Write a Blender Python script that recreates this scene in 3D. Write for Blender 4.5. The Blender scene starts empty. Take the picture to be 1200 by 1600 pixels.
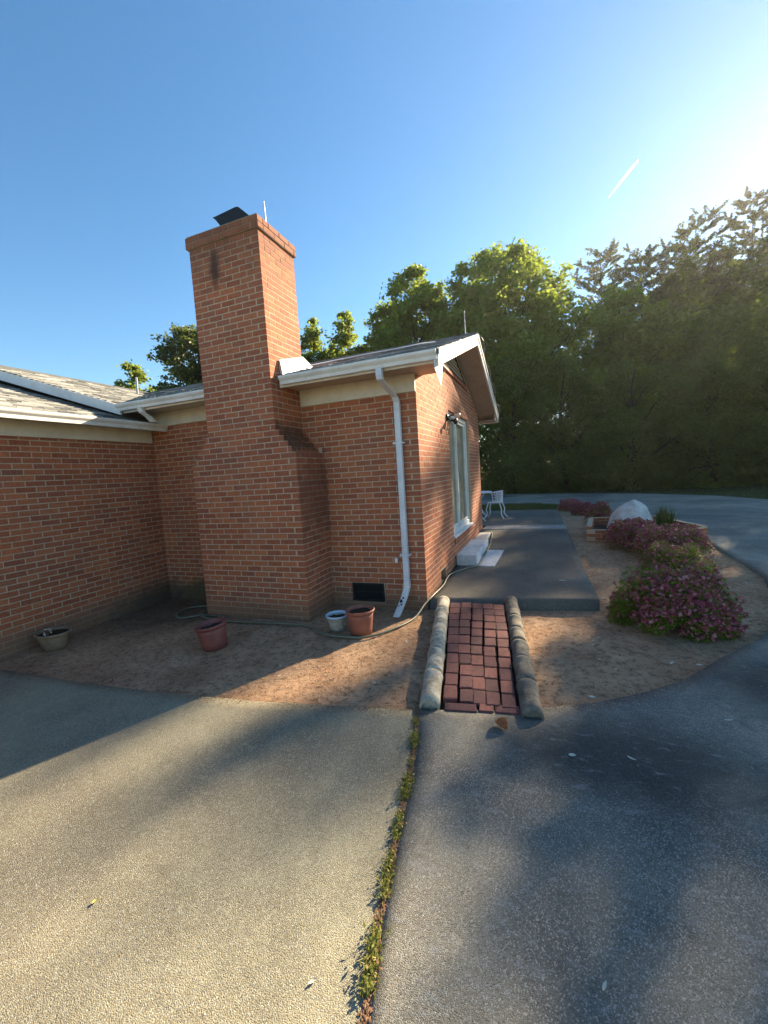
import bpy, bmesh, math, random
import numpy as np
from mathutils import Vector, Matrix, noise

random.seed(7)
rng = np.random.default_rng(11)
PI = math.pi
SC = bpy.context.scene
COL = SC.collection

# ------------------------------------------------------------------ camera, sky, sun, exposure
CAM_POS = Vector((1.3498, -4.6992, 1.5507))
cF = Vector((-0.3634, 0.9273, -0.0902)).normalized()
cR = Vector((0.9312, 0.3586, -0.0647)); cR = (cR - cF * cR.dot(cF)).normalized()
cU = cR.cross(cF)
cd = bpy.data.cameras.new('camera'); cam = bpy.data.objects.new('camera', cd); COL.objects.link(cam)
cam.matrix_world = Matrix(((cR.x, cU.x, -cF.x, CAM_POS.x), (cR.y, cU.y, -cF.y, CAM_POS.y), (cR.z, cU.z, -cF.z, CAM_POS.z), (0, 0, 0, 1)))
cd.sensor_fit = 'VERTICAL'; cd.sensor_height = 36; cd.lens = 14.43; cd.clip_end = 6000; cd.clip_start = 0.05
SC.camera = cam
SUN_AZ, SUN_EL = math.radians(26.5), math.radians(25)          # azimuth from +Y towards +X
w = bpy.data.worlds.new('World'); SC.world = w; w.use_nodes = True
nt = w.node_tree; bg = nt.nodes['Background']
sky = nt.nodes.new('ShaderNodeTexSky'); sky.sky_type = 'NISHITA'; sky.sun_disc = False
sky.sun_elevation = SUN_EL; sky.sun_rotation = SUN_AZ; sky.air_density = 1.0; sky.dust_density = 0.07; sky.ozone_density = 2.0
hs = nt.nodes.new('ShaderNodeHueSaturation'); hs.inputs['Saturation'].default_value = 1.22; hs.inputs['Hue'].default_value = .494
nt.links.new(sky.outputs[0], hs.inputs['Color']); nt.links.new(hs.outputs[0], bg.inputs[0]); bg.inputs[1].default_value = 0.052
sd = bpy.data.lights.new('sun', 'SUN'); sun = bpy.data.objects.new('sun', sd); COL.objects.link(sun)
sd.energy = 5.0; sd.angle = math.radians(0.55); sd.color = (1.0, 0.81, 0.56)
sdir = Vector((math.sin(SUN_AZ) * math.cos(SUN_EL), math.cos(SUN_AZ) * math.cos(SUN_EL), math.sin(SUN_EL)))
sun.rotation_euler = sdir.to_track_quat('Z', 'Y').to_euler(); sun.location = sdir * 40
SC.view_settings.view_transform = 'Standard'; SC.view_settings.look = 'None'
SC.view_settings.exposure = 2.2; SC.view_settings.gamma = 1
SC.render.engine = 'CYCLES'
cy = SC.cycles
cy.use_denoising = True; cy.max_bounces = 7; cy.diffuse_bounces = 4; cy.glossy_bounces = 3
cy.transmission_bounces = 4; cy.transparent_max_bounces = 8; cy.caustics_reflective = False; cy.caustics_refractive = False
cy.sample_clamp_indirect = 6

# ------------------------------------------------------------------ helpers
def link(o, parent=None):
    COL.objects.link(o)
    if parent: o.parent = parent
    return o

def tag(o, label=None, cat=None, group=None, kind=None):
    if label: o['label'] = label
    if cat: o['category'] = cat
    if group: o['group'] = group
    if kind: o['kind'] = kind
    return o

def empty(name, loc=(0, 0, 0), label=None, cat=None, group=None, rz=0):
    o = bpy.data.objects.new(name, None); link(o); o.location = loc; o.rotation_euler = (0, 0, rz)
    o.empty_display_size = 0.1
    o.matrix_basis  # evaluated lazily
    return tag(o, label, cat, group)

class MB:
    """collects shapes, builds ONE mesh object"""
    def __init__(s): s.v = []; s.f = []; s.sm = []
    def add(s, vs, fs, smooth=False):
        n = len(s.v); s.v += [tuple(v) for v in vs]; s.f += [tuple(i + n for i in f) for f in fs]; s.sm += [smooth] * len(fs)
        return s
    def box(s, a, b, M=None):
        x0, y0, z0 = a; x1, y1, z1 = b
        vs = [Vector(p) for p in ((x0, y0, z0), (x1, y0, z0), (x1, y1, z0), (x0, y1, z0), (x0, y0, z1), (x1, y0, z1), (x1, y1, z1), (x0, y1, z1))]
        if M: vs = [M @ p for p in vs]
        return s.add(vs, [(0, 3, 2, 1), (4, 5, 6, 7), (0, 1, 5, 4), (1, 2, 6, 5), (2, 3, 7, 6), (3, 0, 4, 7)])
    def bbox(s, a, b, e=0.004, M=None):
        """box with chamfered edges"""
        bm = bmesh.new(); bmesh.ops.create_cube(bm, size=1)
        for v in bm.verts:
            v.co = Vector(((a[0] + b[0]) / 2 + v.co.x * (b[0] - a[0]), (a[1] + b[1]) / 2 + v.co.y * (b[1] - a[1]), (a[2] + b[2]) / 2 + v.co.z * (b[2] - a[2])))
        bmesh.ops.bevel(bm, geom=bm.edges[:], offset=e, segments=1, affect='EDGES')
        bm.verts.index_update()
        vs = [(M @ v.co) if M else v.co.copy() for v in bm.verts]
        s.add(vs, [[v.index for v in f.verts] for f in bm.faces]); bm.free(); return s
    def tube(s, pts, r, n=8, cap=True, smooth=True):
        pts = [Vector(p) for p in pts]; k = len(pts); rs = r if isinstance(r, (list, tuple)) else [r] * k
        up = Vector((0, 0, 1)); vs = []; prev = None
        for i, p in enumerate(pts):
            t = (pts[min(i + 1, k - 1)] - pts[max(i - 1, 0)])
            t = t.normalized() if t.length > 1e-9 else Vector((0, 0, 1))
            if prev is None:
                a = t.cross(up) if abs(t.z) < .95 else t.cross(Vector((1, 0, 0)))
            else:
                a = prev - t * prev.dot(t)
            a.normalize(); prev = a; b = t.cross(a)
            for j in range(n):
                q = 2 * PI * j / n; vs.append(p + (a * math.cos(q) + b * math.sin(q)) * rs[i])
        fs = [(i * n + j, i * n + (j + 1) % n, (i + 1) * n + (j + 1) % n, (i + 1) * n + j) for i in range(k - 1) for j in range(n)]
        s.add(vs, fs, smooth)
        if cap: s.add(vs[:n], [tuple(range(n))[::-1]]); s.add(vs[-n:], [tuple(range(n))])
        return s
    def lathe(s, prof, c=(0, 0, 0), n=24, smooth=True, wob=0, M=None):
        vs = []
        for i, (r, z) in enumerate(prof):
            for j in range(n):
                q = 2 * PI * j / n; rr = r * (1 + wob * math.sin(q * 3 + i))
                p = Vector((c[0] + rr * math.cos(q), c[1] + rr * math.sin(q), c[2] + z)); vs.append(M @ p if M else p)
        fs = [(i * n + j, i * n + (j + 1) % n, (i + 1) * n + (j + 1) % n, (i + 1) * n + j) for i in range(len(prof) - 1) for j in range(n)]
        return s.add(vs, fs, smooth)
    def prism(s, poly, d0, d1, axis='y'):
        """polygon in the plane across axis, from d0 to d1"""
        def P(p, d): return {'y': (p[0], d, p[1]), 'x': (d, p[0], p[1]), 'z': (p[0], p[1], d)}[axis]
        n = len(poly); vs = [P(p, d0) for p in poly] + [P(p, d1) for p in poly]
        return s.add(vs, [tuple(range(n)), tuple(range(2 * n - 1, n - 1, -1))] + [(i, i + n, (i + 1) % n + n, (i + 1) % n) for i in range(n)])
    def build(s, name, m, parent=None, fix=True):
        me = bpy.data.meshes.new(name); me.from_pydata([tuple(v) for v in s.v], [], s.f)
        me.polygons.foreach_set('use_smooth', s.sm)
        if fix:
            bm = bmesh.new(); bm.from_mesh(me); bmesh.ops.recalc_face_normals(bm, faces=bm.faces); bm.to_mesh(me); bm.free()
        me.materials.append(m); me.update()
        return link(bpy.data.objects.new(name, me), parent)

def npmesh(name, V, Fq, m, parent=None, smooth=False, attr=None):
    """fast mesh from numpy arrays, equal sized faces"""
    me = bpy.data.meshes.new(name); n, k = Fq.shape
    me.vertices.add(len(V)); me.vertices.foreach_set('co', np.asarray(V, np.float32).ravel())
    me.loops.add(n * k); me.loops.foreach_set('vertex_index', Fq.ravel().astype(np.int32))
    me.polygons.add(n); me.polygons.foreach_set('loop_start', np.arange(0, n * k, k, dtype=np.int32))
    if smooth: me.polygons.foreach_set('use_smooth', np.ones(n, bool))
    me.update(calc_edges=True); me.materials.append(m)
    return link(bpy.data.objects.new(name, me), parent)

def ss(t): t = min(1, max(0, t)); return t * t * (3 - 2 * t)
def gh(x, y):                                                      # soil / terrain height
    return -.13 + .26 * ss(y / 7) - .02 * min(4, max(0, -x - 1))
def dh(x, y): return gh(x, y) + .04                                # driveway top
def ph(x, y): return -.005 + .19 * ss(y / 7)                       # patio top

# ------------------------------------------------------------------ materials
class N:
    def __init__(s, name, rough=.8, spec=.3):
        s.m = bpy.data.materials.new(name); s.m.use_nodes = True; s.t = s.m.node_tree
        s.b = s.t.nodes['Principled BSDF']; s.b.inputs['Roughness'].default_value = rough
        s.b.inputs['Specular IOR Level'].default_value = spec; s._p = None
    def n(s, typ, **kw):
        o = s.t.nodes.new(typ)
        for k, v in kw.items():
            if hasattr(o, k): setattr(o, k, v)
            else: o.inputs[k].default_value = v
        return o
    def l(s, a, b): s.t.links.new(a, b)
    @property
    def pos(s):
        if s._p is None: s._p = s.n('ShaderNodeNewGeometry')
        return s._p.outputs['Position']
    def mapped(s, sc):
        q = s.n('ShaderNodeVectorMath', operation='MULTIPLY'); s.l(s.pos, q.inputs[0]); q.inputs[1].default_value = sc; return q.outputs[0]
    def noise(s, scale, detail=4, rough=.55, vec=None, dist=0):
        q = s.n('ShaderNodeTexNoise'); q.inputs['Scale'].default_value = scale; q.inputs['Detail'].default_value = detail
        q.inputs['Roughness'].default_value = rough; q.inputs['Distortion'].default_value = dist
        s.l(vec or s.pos, q.inputs['Vector']); return q.outputs['Fac']
    def vor(s, scale, vec=None, out='Distance', feature='F1'):
        q = s.n('ShaderNodeTexVoronoi', feature=feature); q.inputs['Scale'].default_value = scale; s.l(vec or s.pos, q.inputs['Vector']); return q.outputs[out]
    def ramp(s, fac, stops):
        q = s.n('ShaderNodeValToRGB'); e = q.color_ramp.elements
        while len(e) < len(stops): e.new(.5)
        for i, (p, c) in enumerate(stops):
            e[i].position = p; e[i].color = (c, c, c, 1) if isinstance(c, (int, float)) else (*c, 1)
        s.l(fac, q.inputs[0]); return q.outputs[0]
    def mix(s, fac, a, b, mode='MIX'):
        q = s.n('ShaderNodeMix', data_type='RGBA', blend_type=mode)
        for i, x in ((0, fac), (6, a), (7, b)):
            if isinstance(x, (int, float)): q.inputs[i].default_value = x if i == 0 else (x, x, x, 1)
            elif isinstance(x, tuple): q.inputs[i].default_value = (*x, 1)
            else: s.l(x, q.inputs[i])
        return q.outputs[2]
    def math(s, op, a, b=0.0, clamp=False):
        q = s.n('ShaderNodeMath', operation=op); q.use_clamp = clamp
        for i, x in ((0, a), (1, b)):
            if isinstance(x, (int, float)): q.inputs[i].default_value = x
            else: s.l(x, q.inputs[i])
        return q.outputs[0]
    def xyz(s):
        q = s.n('ShaderNodeSeparateXYZ'); s.l(s.pos, q.inputs[0]); return q.outputs
    def rnd(s):
        """a random number per object AND per loose piece"""
        a = s.n('ShaderNodeObjectInfo').outputs['Random']; b = s.n('ShaderNodeNewGeometry').outputs['Random Per Island']
        return s.math('FRACT', s.math('ADD', s.math('MULTIPLY', a, 7.31), b))
    def blob(s, c, r, soft=.5, nz=None, namt=.3):
        """1 inside an ellipsoid round c, for stains"""
        q = s.n('ShaderNodeVectorMath', operation='SUBTRACT'); s.l(s.pos, q.inputs[0]); q.inputs[1].default_value = c
        d = s.n('ShaderNodeVectorMath', operation='DIVIDE'); s.l(q.outputs[0], d.inputs[0]); d.inputs[1].default_value = r
        ln = s.n('ShaderNodeVectorMath', operation='LENGTH'); s.l(d.outputs[0], ln.inputs[0]); v = ln.outputs['Value']
        if nz is not None: v = s.math('ADD', v, s.math('MULTIPLY', s.math('SUBTRACT', nz, .5), namt * 2))
        mr = s.n('ShaderNodeMapRange', interpolation_type='SMOOTHSTEP'); s.l(v, mr.inputs[0])
        mr.inputs[1].default_value = 1 - soft; mr.inputs[2].default_value = 1; mr.inputs[3].default_value = 1; mr.inputs[4].default_value = 0
        return mr.outputs[0]
    def grade(s, v, a, b):
        mr = s.n('ShaderNodeMapRange', interpolation_type='SMOOTHSTEP'); s.l(v, mr.inputs[0])
        mr.inputs[1].default_value = a; mr.inputs[2].default_value = b; return mr.outputs[0]
    def col(s, c):
        if isinstance(c, tuple): s.b.inputs['Base Color'].default_value = (*c, 1)
        else: s.l(c, s.b.inputs['Base Color'])
        return s
    def bump(s, h, strength=.5, dist=.005):
        q = s.n('ShaderNodeBump'); q.inputs['Strength'].default_value = strength; q.inputs['Distance'].default_value = dist
        s.l(h, q.inputs['Height']); s.l(q.outputs[0], s.b.inputs['Normal']); return s

def stains_and_shade(k, col):
    """dirt, soot, moss and painted side-face shade at places of the brickwork, shared by bricks and mortar"""
    nz = k.noise(7, 5); x, y, z = k.xyz()
    low = k.math('MULTIPLY', k.math('SUBTRACT', 1, k.grade(k.math('ADD', z, k.math('MULTIPLY', k.math('SUBTRACT', nz, .5), .16)), -.08, .2)), .72)
    col = k.mix(low, col, (.20, .135, .085))
    soot = k.blob((-2.2, -.62, 4.12), (.11, .2, .34), .8, nz, .5)
    col = k.mix(k.math('MULTIPLY', soot, .85), col, (.02, .016, .015))
    top = k.math('MULTIPLY', k.grade(k.math('ADD', z, k.math('MULTIPLY', k.math('SUBTRACT', nz, .5), .9)), 3.6, 4.6), .55)
    col = k.mix(top, col, (.10, .065, .05))
    inv = lambda v: k.math('SUBTRACT', 1, v)
    sh = k.math('MULTIPLY', k.math('MULTIPLY', k.grade(x, -1.58, -1.55), inv(k.grade(x, -1.285, -1.24))), k.math('MULTIPLY', k.grade(z, 1.84, 1.95), inv(k.grade(k.math('ADD', z, k.math('MULTIPLY', nz, .25)), 2.25, 2.45))))  # weathered right shoulder, with side-face shade painted in so the steps read
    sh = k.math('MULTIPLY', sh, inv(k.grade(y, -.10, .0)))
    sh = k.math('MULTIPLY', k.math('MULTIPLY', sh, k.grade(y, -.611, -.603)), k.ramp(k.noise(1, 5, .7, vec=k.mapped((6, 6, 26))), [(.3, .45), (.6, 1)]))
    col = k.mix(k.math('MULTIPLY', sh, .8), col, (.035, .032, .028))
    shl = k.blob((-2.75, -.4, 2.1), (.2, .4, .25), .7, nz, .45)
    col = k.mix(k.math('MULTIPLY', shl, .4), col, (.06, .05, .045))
    run = k.blob((-1.27, -.25, 1.35), (.05, .9, .85), .6, nz, .5)  # shade of the base's right side face, painted as dark red
    col = k.mix(k.math('MULTIPLY', run, .6), col, (.10, .045, .035))
    moss = k.blob((-3.5, 0, -.1), (.8, .3, .36), .6, nz, .4)
    col = k.mix(k.math('MULTIPLY', moss, .75), col, (.055, .06, .03))
    dark_left = k.blob((-4.2, -.2, -.2), (.4, 1.1, .5), .7, nz, .4)  # darker patch low in the left wall corner
    col = k.mix(k.math('MULTIPLY', dark_left, .7), col, (.05, .05, .04))
    return col

def mat_brick():
    k = N('red_brick', .88, .25); r = k.rnd()
    c = k.ramp(r, [(0, (.25, .062, .027)), (.3, (.32, .082, .033)), (.62, (.38, .104, .040)), (.85, (.43, .135, .052)), (1, (.21, .058, .034))])
    c = k.mix(k.ramp(k.noise(60, 5), [(.35, 0), (.75, .5)]), c, (.50, .24, .15))
    c = k.mix(k.ramp(k.noise(14, 5), [(.5, 0), (.8, .55)]), c, (.17, .065, .05))
    c = k.mix(k.ramp(k.noise(2.2, 5), [(.45, 0), (.75, .35)]), c, (.23, .13, .10))
    c = stains_and_shade(k, c)
    k.col(c).bump(k.noise(130, 5), .5, .003); return k.m
def mat_mortar():
    k = N('tan_mortar', .95, .1)
    c = k.mix(k.noise(25, 4), (.40, .31, .22), (.56, .45, .325)); c = k.mix(k.ramp(k.noise(1.4, 4), [(.4, 0), (.7, .35)]), c, (.40, .27, .19))
    c = stains_and_shade(k, c); k.col(c).bump(k.noise(200, 3), .4, .002); return k.m
def mat_paint(name, c1, c2, rough=.5):
    k = N(name, rough, .4); c = k.mix(k.ramp(k.noise(5, 5), [(.42, 0), (.72, 1)]), c1, c2)
    c = k.mix(k.ramp(k.noise(38, 6), [(.6, 0), (.72, .55)]), c, tuple(x * .55 for x in c2))
    k.col(c).bump(k.noise(40, 4), .12, .003); return k.m
def mat_shingle():
    k = N('grey_shingle', .95, .1); r = k.rnd()
    c = k.ramp(r, [(0, (.05, .053, .055)), (.35, (.12, .125, .125)), (.6, (.20, .205, .20)), (1, (.34, .34, .32))])
    c = k.mix(k.ramp(k.noise(160, 3), [(.5, 0), (.65, .45)]), c, (.38, .38, .36))
    c = k.mix(k.ramp(k.noise(3, 5), [(.5, 0), (.75, .5)]), c, (.10, .10, .085))
    k.col(c).bump(k.noise(250, 2), .6, .003); return k.m
def mat_slab(name, dark, light, cool=False):
    """worn exposed aggregate driveway"""
    k = N(name, .93, .18); x, y, z = k.xyz()
    big = k.noise(.55, 5, .6, dist=.4); mid = k.noise(3.2, 6, .65)
    c = k.mix(k.ramp(big, [(.36, 0), (.64, 1)]), dark, light)
    c = k.mix(k.ramp(mid, [(.42, 0), (.72, .45)]), c, tuple(v * .55 for v in dark))
    gr = k.vor(230); gc = k.vor(230, out='Color'); sep = k.n('ShaderNodeSeparateColor'); k.l(gc, sep.inputs[0])
    c = k.mix(k.ramp(sep.outputs[0], [(.0, .6), (.35, 0)]), c, tuple(v * .4 for v in dark))
    c = k.mix(k.ramp(sep.outputs[1], [(.72, 0), (.95, .55)]), c, tuple(min(.6, v * 1.8) for v in light))
    fine = k.noise(420, 3, .7)
    c = k.mix(k.ramp(fine, [(.4, .35), (.62, 0)]), c, tuple(v * .3 for v in dark))
    st2 = k.noise(1.7, 6, .7, dist=1.2); c = k.mix(k.ramp(st2, [(.60, 0), (.68, .35)]), c, tuple(v * .45 for v in dark)); c = k.mix(k.ramp(k.noise(5.5, 6, .75), [(.62, 0), (.7, .3)]), c, tuple(min(.7, v * 1.5) for v in light))
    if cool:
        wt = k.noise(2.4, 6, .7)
        for bc, br in (((1.75, -2.25, 0), (1.15, .55, 2)), ((2.9, -1.2, 0), (.8, .75, 2)), ((3.9, .6, 0), (.7, 1.6, 2))):  # darker asphalt along the bed, with bed shade painted into the colour
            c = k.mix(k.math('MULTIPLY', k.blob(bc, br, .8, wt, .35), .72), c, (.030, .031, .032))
        sc = k.mapped((9, 22, 9)); st = k.noise(1, 6, .75, vec=sc)
        c = k.mix(k.ramp(st, [(.56, 0), (.7, .6)]), c, (.30, .31, .32))
    h = k.math('ADD', k.math('MULTIPLY', gr, -.9), k.math('MULTIPLY', fine, .8))
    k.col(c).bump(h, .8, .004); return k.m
def mat_soil():
    k = N('ground_soil', .97, .1); x, y, z = k.xyz()
    c = k.mix(k.ramp(k.noise(2.6, 6, .65), [(.35, 0), (.68, 1)]), (.35, .205, .12), (.57, .38, .235))
    c = k.mix(k.ramp(k.noise(18, 6, .7), [(.48, 0), (.66, .75)]), c, (.10, .06, .036))
    c = k.mix(k.ramp(k.noise(90, 4, .7), [(.52, 0), (.66, .6)]), c, (.50, .36, .24))
    dark_left = k.blob((-3.6, -.5, -.2), (1.6, 1.3, 1), .7, k.noise(3, 4), .4)  # darker patch of soil in the left recess
    c = k.mix(k.math('MULTIPLY', dark_left, .7), c, (.07, .06, .045))
    # grass beyond the beds
    g = k.mix(k.noise(6, 6, .7), (.035, .05, .016), (.085, .10, .035))
    far = k.grade(k.math('ADD', y, k.math('MULTIPLY', k.math('SUBTRACT', k.noise(1.2, 5), .5), 1.2)), 8.7, 9.1)
    side = k.grade(x, 4.4, 4.8)
    behind = k.grade(k.math('MULTIPLY', y, -1), 9.2, 9.6)
    c = k.mix(k.math('MAXIMUM', k.math('MAXIMUM', far, side), behind), c, g)
    hh = k.math('ADD', k.noise(22, 6, .75), k.math('MULTIPLY', k.noise(130, 3, .7), .5))
    k.col(c).bump(hh, .9, .02); return k.m
def mat_leaf(name, c1, c2, c3, tr=.45, rough=.55):
    k = N(name, rough, .25); r = k.rnd()
    c = k.ramp(r, [(0, c1), (.55, c2), (1, c3)])
    c = k.mix(k.ramp(k.noise(.9, 3), [(.4, 0), (.65, .5)]), c, tuple(v * .62 for v in c1))
    k.col(c); t = k.n('ShaderNodeBsdfTranslucent'); tc = k.mix(.5, c, (.30, .36, .04), 'MIX'); k.l(tc, t.inputs[0])
    ms = k.n('ShaderNodeMixShader'); ms.inputs[0].default_value = tr
    k.l(k.b.outputs[0], ms.inputs[1]); k.l(t.outputs[0], ms.inputs[2]); k.l(ms.outputs[0], k.t.nodes['Material Output'].inputs[0]); return k.m
def mat_plain(name, c, rough=.6, spec=.4, metal=0, var=.25, scale=20, bump=.15):
    k = N(name, rough, spec); k.b.inputs['Metallic'].default_value = metal
    k.col(k.mix(k.ramp(k.noise(scale, 5), [(.35, 0), (.7, 1)]), c, tuple(v * (1 - var) for v in c))).bump(k.noise(scale * 4, 4), bump, .003); return k.m

M = dict(
    brick=mat_brick(), mortar=mat_mortar(), shingle=mat_shingle(), soil=mat_soil(),
    cream=mat_paint('cream_painted_board', (.66, .60, .49), (.56, .50, .40)),
    white=mat_paint('weathered_white_paint', (.74, .73, .70), (.60, .59, .56), .4),
    soffit=mat_paint('faded_tan_soffit_paint', (.50, .36, .27), (.42, .30, .22), .6),
    downpipe=mat_paint('pale_grey_downspout_paint', (.66, .69, .74), (.55, .58, .63), .35),
    slab=mat_slab('driveway_left_aggregate', (.24, .215, .16), (.41, .38, .265)),
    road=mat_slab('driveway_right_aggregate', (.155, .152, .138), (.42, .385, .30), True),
    patio=mat_slab('patio_asphalt', (.13, .125, .112), (.25, .23, .185)),
    conc=mat_plain('pale_concrete', (.50, .50, .49), .85, .2, 0, .3, 25, .3),
    conc_w=mat_plain('whitewashed_concrete', (.66, .68, .70), .8, .2, 0, .25, 14, .3),
    pipe=None, paver=None, terracotta=mat_plain('terracotta_plastic', (.33, .115, .075), .55, .4, 0, .3, 9, .1),
    redpot=mat_plain('faded_red_plastic', (.27, .085, .07), .5, .4, 0, .35, 9, .1),
    tanpot=mat_plain('tan_clay', (.30, .21, .14), .8, .2, 0, .35, 12, .3),
    hose=mat_plain('grey_green_hose_rubber', (.16, .17, .12), .45, .5, 0, .3, 30, .1),
    blackiron=mat_plain('black_cast_iron', (.018, .022, .026), .8, .2, 0, .4, 30, .3),
    darkmetal=mat_plain('sooty_black_sheet_metal', (.012, .013, .015), .5, .4, .3, .4, 12, .2),
    steel=mat_plain('dull_steel_rod', (.35, .36, .38), .4, .5, .7, .2, 30, .1),
    flash=mat_plain('pale_metal_flashing', (.75, .74, .70), .4, .5, .15, .25, 12, .3),
    whitemetal=mat_plain('white_enamel_garden_metal', (.78, .79, .82), .35, .5, 0, .1, 20, .05),
    dirt=mat_plain('potting_soil', (.05, .037, .025), .95, .1, 0, .5, 40, .6),
    bark=mat_plain('grey_brown_bark', (.09, .07, .052), .95, .1, 0, .5, 8, .8),
    gravel=mat_plain('white_gravel', (.42, .40, .37), .9, .2, 0, .5, 60, .3),
    cover=mat_plain('pale_grey_resin_cover', (.60, .60, .58), .75, .3, 0, .45, 6, .3),
    dark=mat_plain('unlit_crawl_space', (.01, .01, .01), .95, .1, 0, .2, 10, .1),
    deadleaf=mat_plain('dry_brown_leaf', (.42, .19, .075), .7, .3, 0, .4, 60, .2),
    pale=mat_plain('pale_dry_petal', (.62, .60, .50), .7, .3, 0, .25, 60, .2),
    chips=mat_plain('bark_crumbs', (.27, .16, .095), .95, .1, 0, .6, 30, .3),
    trail=mat_plain('condensed_vapour', (.9, .9, .9), .9, .1, 0, .02, 1, .0),
    maple=mat_leaf('maple_leaf_green', (.12, .19, .028), (.16, .25, .035), (.22, .31, .05), .6),
    oak=mat_leaf('oak_leaf_dark_green', (.03, .05, .012), (.045, .07, .014), (.06, .09, .02), .35),
    wood=mat_leaf('woodland_leaf_green', (.06, .095, .024), (.085, .125, .028), (.12, .165, .035), .5),
    lime=mat_leaf('lime_leaf_green', (.13, .18, .024), (.17, .23, .035), (.22, .28, .045), .6),
    pine=mat_leaf('pine_needle_green', (.055, .06, .03), (.075, .08, .038), (.10, .10, .05), .3),
    azalea=mat_leaf('azalea_leaf_green', (.11, .17, .025), (.18, .26, .035), (.27, .34, .05), .45),
    petal=mat_leaf('azalea_petal_magenta', (.27, .035, .075), (.40, .09, .145), (.56, .27, .28), .15),
    weed=mat_leaf('weed_green', (.10, .13, .025), (.20, .22, .05), (.42, .32, .13), .35),
    grass=mat_leaf('grass_blade_green', (.04, .06, .018), (.07, .09, .028), (.12, .12, .05), .4),
)
def mat_pipe(name, base, pale):
    k = N(name, .9, .2); c = k.mix(k.ramp(k.noise(11, 7, .75), [(.40, 0), (.60, 1)]), base, pale)
    c = k.mix(k.ramp(k.noise(45, 5, .7), [(.55, 0), (.68, .7)]), c, (.10, .085, .065)); k.col(c).bump(k.noise(80, 5, .7), .6, .005); return k.m
M['pipe'] = mat_pipe('pale_lichened_clay', (.27, .235, .175), (.56, .51, .40))
M['pipedark'] = mat_pipe('dark_mottled_clay', (.10, .09, .075), (.21, .19, .15))  # same mix as the left row, in darker colours
def mat_paver():
    k = N('purple_red_paving_brick', .9, .2); r = k.rnd()
    c = k.ramp(r, [(0, (.10, .050, .050)), (.5, (.15, .066, .063)), (1, (.21, .088, .075))])
    c = k.mix(k.ramp(k.noise(16, 6, .7), [(.48, 0), (.68, .75)]), c, (.07, .045, .045)); c = k.mix(k.ramp(k.noise(120, 3), [(.6, 0), (.75, .5)]), c, (.42, .26, .2))
    k.col(c).bump(k.noise(45, 6, .7), .8, .008); return k.m
M['paver'] = mat_paver()

# ------------------------------------------------------------------ ground
def grid_lines(a, b, fa, fb, fine, coarse_n):
    left = fa - (fa - a) * (np.linspace(1, 0, coarse_n, endpoint=False) ** 2.2)
    right = fb + (b - fb) * (np.linspace(0, 1, coarse_n + 1)[1:] ** 2.2)
    return np.concatenate([left, np.arange(fa, fb + 1e-6, fine), right])
xs = grid_lines(-150, 150, -5, 8, .125, 26); ys = grid_lines(-60, 180, -6, 13, .125, 26)
V = []
for y in ys:
    for x in xs:
        z = gh(x, y)
        if -5 < x < 8 and -6 < y < 13:
            z += .010 * noise.noise((x * 3, y * 3, 0)) + .006 * noise.noise((x * 11, y * 11, 5))
        V.append((x, y, z))
nx = len(xs); F_ = np.array([(j * nx + i, j * nx + i + 1, (j + 1) * nx + i + 1, (j + 1) * nx + i) for j in range(len(ys) - 1) for i in range(nx - 1)])
g = npmesh('ground', np.array(V), F_, M['soil'], smooth=True); tag(g, 'bare orange soil bed giving way to grass', kind='structure')

def resample(P, step):
    P = [Vector((*p, 0)) for p in P]; out = [P[0]]
    for a, b in zip(P, P[1:]):
        n = max(1, int((b - a).length / step))
        out += [a.lerp(b, (i + 1) / n) for i in range(n)]
    return out
def ribbon(name, inner, outer, hf, m, rows=30, jag=0.0, power=1.6, skirt=.1):
    """sheet between two outlines of equal count, following hf, with a skirt below its inner edge"""
    I, O_ = [], []
    for (a, b), (c, d) in zip(zip(inner, inner[1:]), zip(outer, outer[1:])):
        a, b, c, d = (Vector((*p, 0)) for p in (a, b, c, d)); n = max(1, int((b - a).length / .12)); n = min(n, 60)
        for i in range(n): I.append(a.lerp(b, i / n)); O_.append(c.lerp(d, i / n))
    I.append(Vector((*inner[-1], 0))); O_.append(Vector((*outer[-1], 0)))
    vs = []; k = rows + 2
    for i, (a, b) in enumerate(zip(I, O_)):
        if jag: a = a + Vector((noise.noise(a * 6) * jag, noise.noise(a * 6 + Vector((9, 9, 9))) * jag, 0))
        vs.append((a.x, a.y, hf(a.x, a.y) - skirt))
        for j in range(rows + 1):
            p = a.lerp(b, (j / rows) ** power); vs.append((p.x, p.y, hf(p.x, p.y)))
    F = np.array([(i * k + j, (i + 1) * k + j, (i + 1) * k + j + 1, i * k + j + 1) for i in range(len(I) - 1) for j in range(k - 1)])
    o = npmesh(name, np.array(vs), F, m)
    bm = bmesh.new(); bm.from_mesh(o.data); bmesh.ops.recalc_face_normals(bm, faces=bm.faces)
    s = sum(f.normal.z for f in bm.faces)
    if s < 0: bmesh.ops.reverse_faces(bm, faces=bm.faces)
    bm.to_mesh(o.data); bm.free()
    return o
joint = [(.485, -2.12), (.57, -2.45), (.63, -2.76), (.66, -2.97), (.70, -3.24), (.74, -3.48), (.78, -3.65), (.82, -3.85), (1.0, -4.8), (1.3, -7.0), (1.5, -9.0)]
left_top = [(-4.225, -2.45), (-3.81, -2.42), (-2.61, -2.43), (-1.73, -2.40), (-1.22, -2.37), (-.72, -2.32), (.07, -2.19), (.475, -2.12)]
o = ribbon('driveway_left_slab', left_top, [(-6.0, -9), (-5.2, -9), (-3.2, -9), (-1.9, -9), (-1.2, -9), (-.5, -9), (.6, -9), (1.49, -9)], dh, M['slab'], 60, .006, 1.0)
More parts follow.
